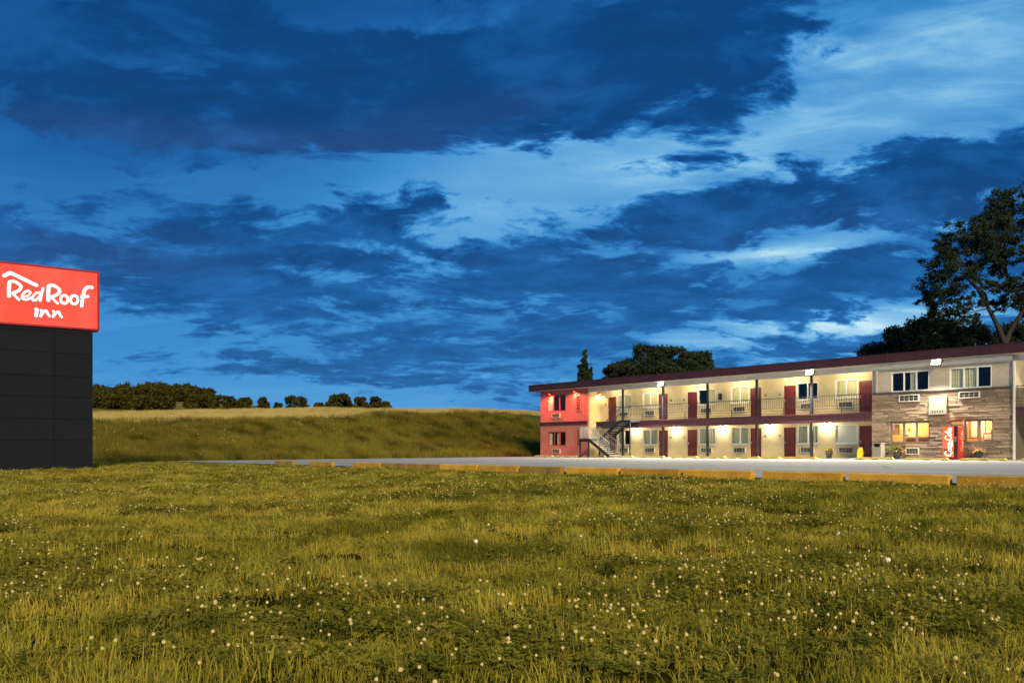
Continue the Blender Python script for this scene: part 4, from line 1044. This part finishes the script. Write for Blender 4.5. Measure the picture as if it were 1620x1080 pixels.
cl = [(1602,308,20),(1586,322,18),(1583,345,22),(1562,338,17),(1556,358,22),(1540,372,24),(1520,378,20),(1503,372,15),(1497,392,18),(1512,402,26),(1492,420,24),(1478,440,17),(1485,462,22),(1502,452,25),(1525,425,26),
      (1548,398,24),(1570,382,24),(1595,362,24),(1615,335,26),(1622,372,24),(1600,398,22),(1578,418,20),(1618,412,22),(1545,428,14),(1498,482,20),(1516,492,16),(1530,478,12),(1590,448,16),(1604,462,18),(1585,476,15),(1622,452,20),
      (1635,300,22),(1650,330,28),(1660,370,28),(1680,350,26),(1690,400,28),(1645,400,26),(1670,440,26),(1700,450,24),(1640,480,20),(1665,300,18),(1573,398,14),(1615,480,14),(1476,470,12),(1490,500,12),(1508,515,14),(1530,508,12),(1560,452,8)]
for (px, py, r) in cl:
    rm = r*Y/F
    for k in range(15):
        o_ = np.clip(rg.normal(size=3), -1.5, 1.5)*rm*.58; c = np.array(tp(px, py, rg.uniform(-2.0, 2.0))) + o_*np.array([1.15, 1.5, .9])
        P.append(ball(rg, c, rm*rg.uniform(.25, .62), int(26 + 3.4*r), .65, .6))
link('crown', quads_mesh('crown', leaf_quads(rg, np.concatenate(P), .105, .5), DARKLEAF), t)
# far bushes on the crest and the wood on the hill
bush_lb = ['round olive bush at the foot of the far wood', 'wide olive bush before the pale hill field', 'small round olive bush right of the wide one on the crest', 'pointed olive bush standing apart on the crest', 'tiny olive bush left of the domed tree on the crest',
           'domed olive tree standing alone on the crest', 'low olive scrub between the domed tree and the broad clump', 'broad dome-shaped olive tree on the crest', 'olive tree leaning on the right of the broad dome', 'ragged olive tree near the end of the crest row', 'last small olive bush at the end of the crest row']
for i, (p0, p1, py) in enumerate(((294,329,627), (330,374,628.5), (375,400,632), (408,428,632), (433,447,640), (447,488,629), (493,516,640.5), (513,561,626), (560,583,631), (583,606,630), (604,622,638))):
    Y = 235 + (i*37) % 40; px = (p0+p1)/2; wd = (p1-p0)/F*Y
    broad_tree('crest_bush', bush_lb[i], at(px, Y), Y, ztop(py - 2.5, Y), wd*1.2, 50+i, OLIVELEAF, nclump=40, leaf=.40, per=170, cat='bush', group='bushes along the crest', low=.12, trunk=.10)
rg = np.random.RandomState(9); P = []; wt = MB()
skyl = np.array([(130,607),(150,607),(170,608),(190,603),(212,601),(235,600),(250,602),(270,604),(290,606),(310,606),(325,610),(333,622)], float)
for k in range(130):
    px = rg.uniform(128, 331) if k < 95 else rg.uniform(128, 262); depth = rg.uniform(0, 1) if k < 95 else -.25; Y = 285 + 85*depth
    x = at(px, Y); zb = float(hgt(x, Y)); tp_py = np.interp(px, skyl[:,0], skyl[:,1]) + (1-depth)*rg.uniform(8, 34) + rg.uniform(0, 3)
    zt = ztop(tp_py if k < 95 else rg.uniform(626, 638) - (262 - px)*.0, Y); H = max(4.0, zt - zb); wd = rg.uniform(5, 9)
    wt.tube([(x, Y, zb-.2), (x, Y, zb+H*.6)], [.2, .1], 5)
    for c in range(9):
        a = rg.uniform(0, 6.283); rr = wd*.32*rg.uniform(0, 1)**.5; cr = rg.uniform(.8, 1.7)
        cz = zb + H*rg.uniform(.2, 1.0) ; cz = min(cz, zb + H - cr*.7)
        P.append(ball(rg, (x + math.cos(a)*rr, Y + math.sin(a)*rr, cz), cr, 85, .8))
wood = tag(empty('distant_wood', (0,0,0)), 'dark olive wood covering the far hill', 'wood', kind='stuff')
tag(link('crown', quads_mesh('crown', leaf_quads(rg, np.concatenate(P), .50), OLIVELEAF), wood), kind='stuff'); tag(obj('trunk', wt, BARK, wood), kind='stuff')

# ------------------------------------------------------------------ grass, flowers and weeds
def scatter(name, pts, rotz, tilt, scl, idx, coll, label, cat):
    me = bpy.data.meshes.new(name); n = len(pts)
    me.vertices.add(n); me.vertices.foreach_set('co', np.asarray(pts, np.float32).ravel())
    a = me.attributes.new('turn', 'FLOAT_VECTOR', 'POINT'); a.data.foreach_set('vector', np.stack([tilt[:,0], tilt[:,1], rotz], 1).astype(np.float32).ravel())
    scl = np.repeat(scl[:, None], 3, 1) if scl.ndim == 1 else scl
    a = me.attributes.new('size', 'FLOAT_VECTOR', 'POINT'); a.data.foreach_set('vector', scl.astype(np.float32).ravel())
    a = me.attributes.new('which', 'INT', 'POINT'); a.data.foreach_set('value', idx.astype(np.int32))
    o = tag(link(name, me), label, cat, kind='stuff')
    ng = bpy.data.node_groups.new(name, 'GeometryNodeTree')
    ng.interface.new_socket('Geometry', in_out='INPUT', socket_type='NodeSocketGeometry'); ng.interface.new_socket('Geometry', in_out='OUTPUT', socket_type='NodeSocketGeometry')
    N = ng.nodes; L = ng.links
    gi = N.new('NodeGroupInput'); go = N.new('NodeGroupOutput'); ip = N.new('GeometryNodeInstanceOnPoints'); ci = N.new('GeometryNodeCollectionInfo')
    ci.inputs['Collection'].default_value = coll; ci.inputs['Separate Children'].default_value = True; ci.inputs['Reset Children'].default_value = True
    def na(nm, ty):
        nd = N.new('GeometryNodeInputNamedAttribute'); nd.data_type = ty; nd.inputs['Name'].default_value = nm
        return [s for s in nd.outputs if s.name == 'Attribute' and s.enabled][0]
    L.new(gi.outputs[0], ip.inputs['Points']); L.new(ci.outputs[0], ip.inputs['Instance']); ip.inputs['Pick Instance'].default_value = True
    L.new(na('which', 'INT'), ip.inputs['Instance Index']); L.new(na('turn', 'FLOAT_VECTOR'), ip.inputs['Rotation']); L.new(na('size', 'FLOAT_VECTOR'), ip.inputs['Scale'])
    L.new(ip.outputs[0], go.inputs[0])
    md = o.modifiers.new('scatter', 'NODES'); md.node_group = ng
    return o
def blades(mb, rg, n, rad, h0, h1, wd, lean=.5, seg=3):
    for i in range(n):
        a = rg.uniform(0, 6.283); rr = rad*math.sqrt(rg.uniform(0, 1)); p = np.array([math.cos(a)*rr, math.sin(a)*rr, -.01])
        h = rg.uniform(h0, h1); b = rg.uniform(0, 6.283); ln = rg.uniform(.05, lean)*h; f = b + rg.uniform(1.0, 2.1)
        sd = np.array([math.cos(f), math.sin(f), 0])*wd*rg.uniform(.7, 1.3)*.5
        n0 = len(mb.v)
        for k in range(seg+1):
            u = k/seg; c = p + np.array([math.cos(b)*ln*u*u, math.sin(b)*ln*u*u, h*(u - .18*u*u*ln/h)])
            if k == seg: mb.v.append(tuple(c))
            else: mb.v += [tuple(c - sd*(1-u*.65)), tuple(c + sd*(1-u*.65))]
        for k in range(seg-1): mb.face((n0+2*k, n0+2*k+1, n0+2*k+3, n0+2*k+2), 0, True)
        mb.face((n0+2*seg-2, n0+2*seg-1, n0+2*seg), 0, True)
def grass_mat(name, dry, green, dark, pscale, trans=.35):
    m = bpy.data.materials.new(name); m.use_nodes = True
    t = NT(m.node_tree); t.n.clear()
    geo = t.node('ShaderNodeNewGeometry'); pos = geo.outputs['Position']
    big = t.noise(t.mapping(pos, rot=(0,0,R(10)), sc=(.55, 1.5, 1)), pscale, 6, .62); mid = t.noise(pos, pscale*5, 4, .6)
    isl = geo.outputs['Random Per Island']; rn = t.node('ShaderNodeObjectInfo').outputs['Random']
    xx = t.sep(pos)[0]
    f = t.m('ADD', t.m('ADD', t.m('MULTIPLY', big, 1.0), t.m('MULTIPLY', mid, .4)), t.m('MULTIPLY', t.m('ADD', isl, rn), .13))
    f = t.m('ADD', f, t.mr(xx, -9, 9, .09, -.07, 'LINEAR'))
    col = t.mix(t.mr(f, .62, .98), (*green, 1), (*dry, 1))
    col = t.mix(t.mr(mid, .54, .34, 0, .85), col, (*dark, 1))
    df = t.node('ShaderNodeBsdfDiffuse'); t.put(df.inputs[0], col)
    tl = t.node('ShaderNodeBsdfTranslucent'); t.put(tl.inputs[0], col)
    mx = t.node('ShaderNodeMixShader'); mx.inputs[0].default_value = trans
    t.l.new(df.outputs[0], mx.inputs[1]); t.l.new(tl.outputs[0], mx.inputs[2])
    o = t.node('ShaderNodeOutputMaterial'); t.l.new(mx.outputs[0], o.inputs[0])
    return m
GR = grass_mat('lawn_grass', (.50,.39,.060), (.245,.235,.026), (.115,.115,.014), .16)
CL = grass_mat('clover_leaf', (.32,.27,.038), (.20,.195,.024), (.095,.095,.012), .5)
FLW = mat('clover_flower', (.48,.38,.15), (.60,.50,.24), .9, 60)
MEAD = grass_mat('meadow_grass', (.215,.175,.028), (.095,.095,.014), (.042,.042,.007), .10)
WHEAT = grass_mat('wheat', (.60,.47,.17), (.48,.37,.12), (.34,.27,.08), .10)
kit = bpy.data.collections.new('lawn_kit'); rg = np.random.RandomState(2)
def proto(coll, name, mb, m):
    o = bpy.data.objects.new(name, mb.mesh(name, m)); coll.objects.link(o); return o
for i in range(5):
    mb = MB(); blades(mb, rg, 42, .11, .035, .085, .0045, .9); proto(kit, 'a_fine_tuft', mb, GR)
for i in range(3):
    mb = MB(); blades(mb, rg, 22, .09, .06, .14, .007, .8); proto(kit, 'b_coarse_tuft', mb, GR)
for i in range(3):
    mb = MB()
    for k in range(34):
        a = rg.uniform(0, 6.283); rr = .11*math.sqrt(rg.uniform(0, 1)); c = np.array([math.cos(a)*rr, math.sin(a)*rr, rg.uniform(.03, .075)])
        b0 = rg.uniform(0, 6.283); tl = rg.normal(size=2)*.3
        for j in range(3):
            b = b0 + j*2.094; s_ = rg.uniform(.006, .0115); d1 = np.array([math.cos(b), math.sin(b), tl[0]*math.cos(b) + tl[1]*math.sin(b)])*s_*1.5; d2 = np.array([-math.sin(b), math.cos(b), tl[1]*math.cos(b) - tl[0]*math.sin(b)])*s_*.8
            n0 = len(mb.v); mb.v += [tuple(c), tuple(c + d1*.6 - d2), tuple(c + d1), tuple(c + d1*.6 + d2)]; mb.face((n0, n0+1, n0+2, n0+3))
    blades(mb, rg, 16, .11, .04, .085, .0045, .8); proto(kit, 'c_clover_patch', mb, CL)
# lawn points: density falls with distance, tufts grow coarser
rg = np.random.RandomState(4); PT, SC, ID = [], [], []
for (y0, y1, dens, sc0) in ((1.8, 6, 190, .95), (6, 10, 120, 1.1), (10, 17, 80, 1.25), (17, 28, 36, 1.6), (28, 52, 14, 2.2)):
    half = lambda y: .64*y + 1.2
    n = int(dens*(y1-y0)*(half(y0)+half(y1))); yy = rg.uniform(y0, y1, n*2); xx = rg.uniform(-1, 1, n*2)*half(y1)
    ok = np.abs(xx) < half(yy); xx, yy = xx[ok][:n], yy[ok][:n]
    q = t_of(xx, yy) - CURB_T; wv = w_of(xx, yy); ok = (q > .10) & (wv < 2.5); xx, yy = xx[ok], yy[ok]
    cover_ = vnoise(xx*.9 + 3, yy*.9) + .6*vnoise(xx*2.7, yy*2.7 + 5)
    hol = vnoise(xx*1.5 + 11, yy*3.0 + 2) ; keep = (hol > -.48) | (rg.uniform(0, 1, len(xx)) < .25); xx, yy, cover_ = xx[keep], yy[keep], cover_[keep]
    k = len(xx); PT.append(np.stack([xx, yy, hgt(xx, yy)], 1)); hv = 1 + .32*vnoise(xx*.7, yy*1.1 + 7) + .34*vnoise(xx*2.5, yy*2.5)
    hs_ = rg.uniform(.7, 1.25, k)*hv*(1.0 - .45*sstep(4, 0, t_of(xx, yy) - CURB_T)); sh = sc0*rg.uniform(.85, 1.2, k)
    SC.append(np.stack([sh, sh, hs_*(.9 if y0 < 6 else .95)], 1))
    u = rg.uniform(0, 1, k); cid = np.where((cover_ > .22) & (u < .58) | (u < .10), 8 + rg.randint(0, 3, k), np.where(u > .80, 5 + rg.randint(0, 3, k), rg.randint(0, 5, k))); ID.append(cid)
PT = np.concatenate(PT); SC = np.concatenate(SC); ID = np.concatenate(ID); n = len(PT)
scatter('lawn_grass', PT, rg.uniform(0, 6.283, n), rg.normal(size=(n,2))*.12, SC, ID, kit, 'rough yellow-green lawn of grass and clover', 'grass')
# white clover heads
fk = bpy.data.collections.new('flower_kit')
for i in range(3):
    mb = MB(); h = [.055, .075, .10][i]; mb.tube([(0,0,0), (.006*i,.004,h)], .0012, 4)
    mb.lathe([(.003,-.003), (.0065,.0), (.0075,.004), (.0055,.009), (.002,.011)], 7, (.006*i,.004,h), 1); mb.sm = [False]*len(mb.f)
    me = mb.mesh('clover_head', [CL, FLW]); fk.objects.link(bpy.data.objects.new('clover_head', me))
PT = []
for (y0, y1, dens) in ((2.4, 6, 60), (6, 10, 42), (10, 17, 20), (17, 30, 5)):
    n = int(dens*(y1-y0)*(.64*(y0+y1)+2)); yy = rg.uniform(y0, y1, n); xx = rg.uniform(-1, 1, n)*(.64*yy + 1)
    cv = vnoise(xx*.9 + 3, yy*.9) + .6*vnoise(xx*2.7, yy*2.7 + 5); ok = (cv + rg.uniform(-.5, .5, n) > .30) & (t_of(xx, yy) - CURB_T > .4)
    PT.append(np.stack([xx[ok], yy[ok], hgt(xx[ok], yy[ok])], 1))
PT = np.concatenate(PT); n = len(PT)
scatter('clover_flowers', PT, rg.uniform(0, 6.283, n), rg.normal(size=(n,2))*.15, rg.uniform(.65, 1.1, n)*(1 + .03*PT[:,1]), rg.randint(0, 3, n), fk, 'small white clover heads dotted over the lawn', 'flowers')
# broad weed leaves
wk = bpy.data.collections.new('weed_kit'); WEED = leaf_mat('weed_leaf', (.10,.12,.02), (.24,.21,.05), 3, trans=.3)
for i in range(3):
    mb = MB()
    for k in range(5 + i):
        a = k*6.283/(5+i) + rg.uniform(-.3, .3); L = rg.uniform(.08, .15); wd = L*rg.uniform(.16, .26); e = rg.uniform(.3, 1.0)
        d = np.array([math.cos(a)*math.cos(e), math.sin(a)*math.cos(e), math.sin(e)]); sd = np.array([-math.sin(a), math.cos(a), 0])*wd; g = np.array([0, 0, -.25*L])
        p = [np.zeros(3), d*L*.4, d*L*.75 + g*.3, d*L + g]; n0 = len(mb.v)
        mb.v += [tuple(p[0]), tuple(p[1]-sd), tuple(p[1]+sd), tuple(p[2]-sd*.9), tuple(p[2]+sd*.9), tuple(p[3])]
        mb.face((n0, n0+2, n0+1), 0, True); mb.face((n0+1, n0+2, n0+4, n0+3), 0, True); mb.face((n0+3, n0+4, n0+5), 0, True)
    proto(wk, 'weed', mb, WEED)
n = 260; yy = 2.5 + 9*rg.uniform(0, 1, n)**1.3; xx = rg.uniform(-1, 1, n)*(.64*yy + .5)
scatter('lawn_weeds', np.stack([xx, yy, hgt(xx, yy) + .005], 1), rg.uniform(0, 6.283, n), rg.normal(size=(n,2))*.1, rg.uniform(.35, .75, n), rg.randint(0, 3, n), wk, 'broad-leaved weeds scattered through the lawn', 'weeds')
# meadow on the bank and the pale crop above it
mk = bpy.data.collections.new('meadow_kit')
for i in range(4):
    mb = MB(); blades(mb, rg, 46, .34, .22, .62, .014, .6); proto(mk, 'a_meadow_tuft', mb, MEAD)
for i in range(3):
    mb = MB(); blades(mb, rg, 60, .45, .45, .70, .024, .35, 2); proto(mk, 'b_wheat_tuft', mb, WHEAT)
PT, SC, ID = [], [], []
def bank_pts(n, k0, k1, w0, w1):
    k = rg.uniform(k0, k1, n); wv = rg.uniform(w0, w1, n)
    x = -21.7 + .559*k - .829*wv; y = 46 + .829*k + .559*wv; return x, y, wv
x, y, wv = bank_pts(17000, -45, 58, .2, 16.5)
PT.append(np.stack([x, y, hgt(x, y) - .02], 1)); SC.append(rg.uniform(.6, 1.25, len(x))*(1 + .3*vnoise(x*.25, y*.25))); ID.append(rg.randint(0, 4, len(x)))
x, y, wv = bank_pts(15000, -50, 70, 14, 62)
PT.append(np.stack([x, y, hgt(x, y) - .02], 1)); SC.append(rg.uniform(.8, 1.15, len(x))); ID.append(4 + rg.randint(0, 3, len(x)))
PT = np.concatenate(PT); SC = np.concatenate(SC); ID = np.concatenate(ID); n = len(PT)
scatter('meadow_grass', PT, rg.uniform(0, 6.283, n), rg.normal(size=(n,2))*.08, SC, ID, mk, 'tall olive meadow grass on the bank with a pale crop above', 'grass')
# yellow meadow flowers low on the bank
FY = mat('meadow_flower', (.50,.40,.09), (.62,.52,.18), .9, 30)
yk = bpy.data.collections.new('bank_flower_kit')
mb = MB(); mb.tube([(0,0,0), (.02,0,.45)], .004, 4); mb.lathe([(.01,-.01), (.045,.005), (.03,.03)], 6, (.02,0,.45), 1); mb.sm = [False]*len(mb.f)
yk.objects.link(bpy.data.objects.new('bank_flower', mb.mesh('bank_flower', [MEAD, FY])))
x, y, wv = bank_pts(2600, -40, 55, .3, 13); ok = (vnoise(x*.18, y*.18) + rg.uniform(-.4, .4, len(x)) > .0); x, y = x[ok], y[ok]; n = len(x)
scatter('bank_flowers', np.stack([x, y, hgt(x, y)], 1), rg.uniform(0, 6.283, n), rg.normal(size=(n,2))*.1, rg.uniform(.5, .95, n), np.zeros(n, int), yk, 'pale yellow flowers dotted on the meadow bank', 'flowers')
# dandelion clocks, one by one
DST = mat('dandelion_stem', (.20,.17,.05), (.28,.24,.09), .8, 20); DHD = mat('dandelion_head', (.66,.60,.44), (.76,.70,.56), .95, 80)
rg = np.random.RandomState(6)
def dandelion(px, py_head, py_foot, label, r=.020):
    Y = .78*F/(py_foot - HY)
    for _ in range(6): Y = (CAMZ - float(hgt(at(px, Y), Y)))*F/(py_foot - HY)
    x = at(px, Y); h = (py_foot - py_head)/F*Y
    t = tag(empty('dandelion', (x, Y, float(hgt(x, Y)))), label, 'dandelion', 'dandelion clocks in the lawn')
    mb = MB(); mb.tube([(.02,0,-.01), (.008,0,h*.5), (0,0,h)], .0022, 5); obj('stem', mb, DST, t)
    mb = MB(); 
    mb.lathe([(.002,-.006), (.006,0), (.002,.006)], 8, (0,0,h))
    for i in range(150):
        d = rg.normal(size=3); d /= np.linalg.norm(d); c = np.array([0,0,h]) + d*r*rg.uniform(.75, 1); s1_ = np.cross(d, rg.normal(size=3)); s1_ /= np.linalg.norm(s1_); s2_ = np.cross(d, s1_); e = r*.28
        mb.quad(c - s1_*e, c - s2_*e, c + s1_*e, c + s2_*e)
    obj('seed_head', mb, DHD, t)
dandelion(753, 856, 872, 'white dandelion clock on a bent stem in the mid lawn'); dandelion(919, 848, 864, 'white dandelion clock among clover in the mid lawn', .016); dandelion(773, 829, 838, 'small far dandelion clock on a straight stem', .014)
dandelion(1404, 885, 912, 'large white dandelion clock on a tall stem', .021); dandelion(1325, 843, 852, 'low dandelion clock in short grass', .022)
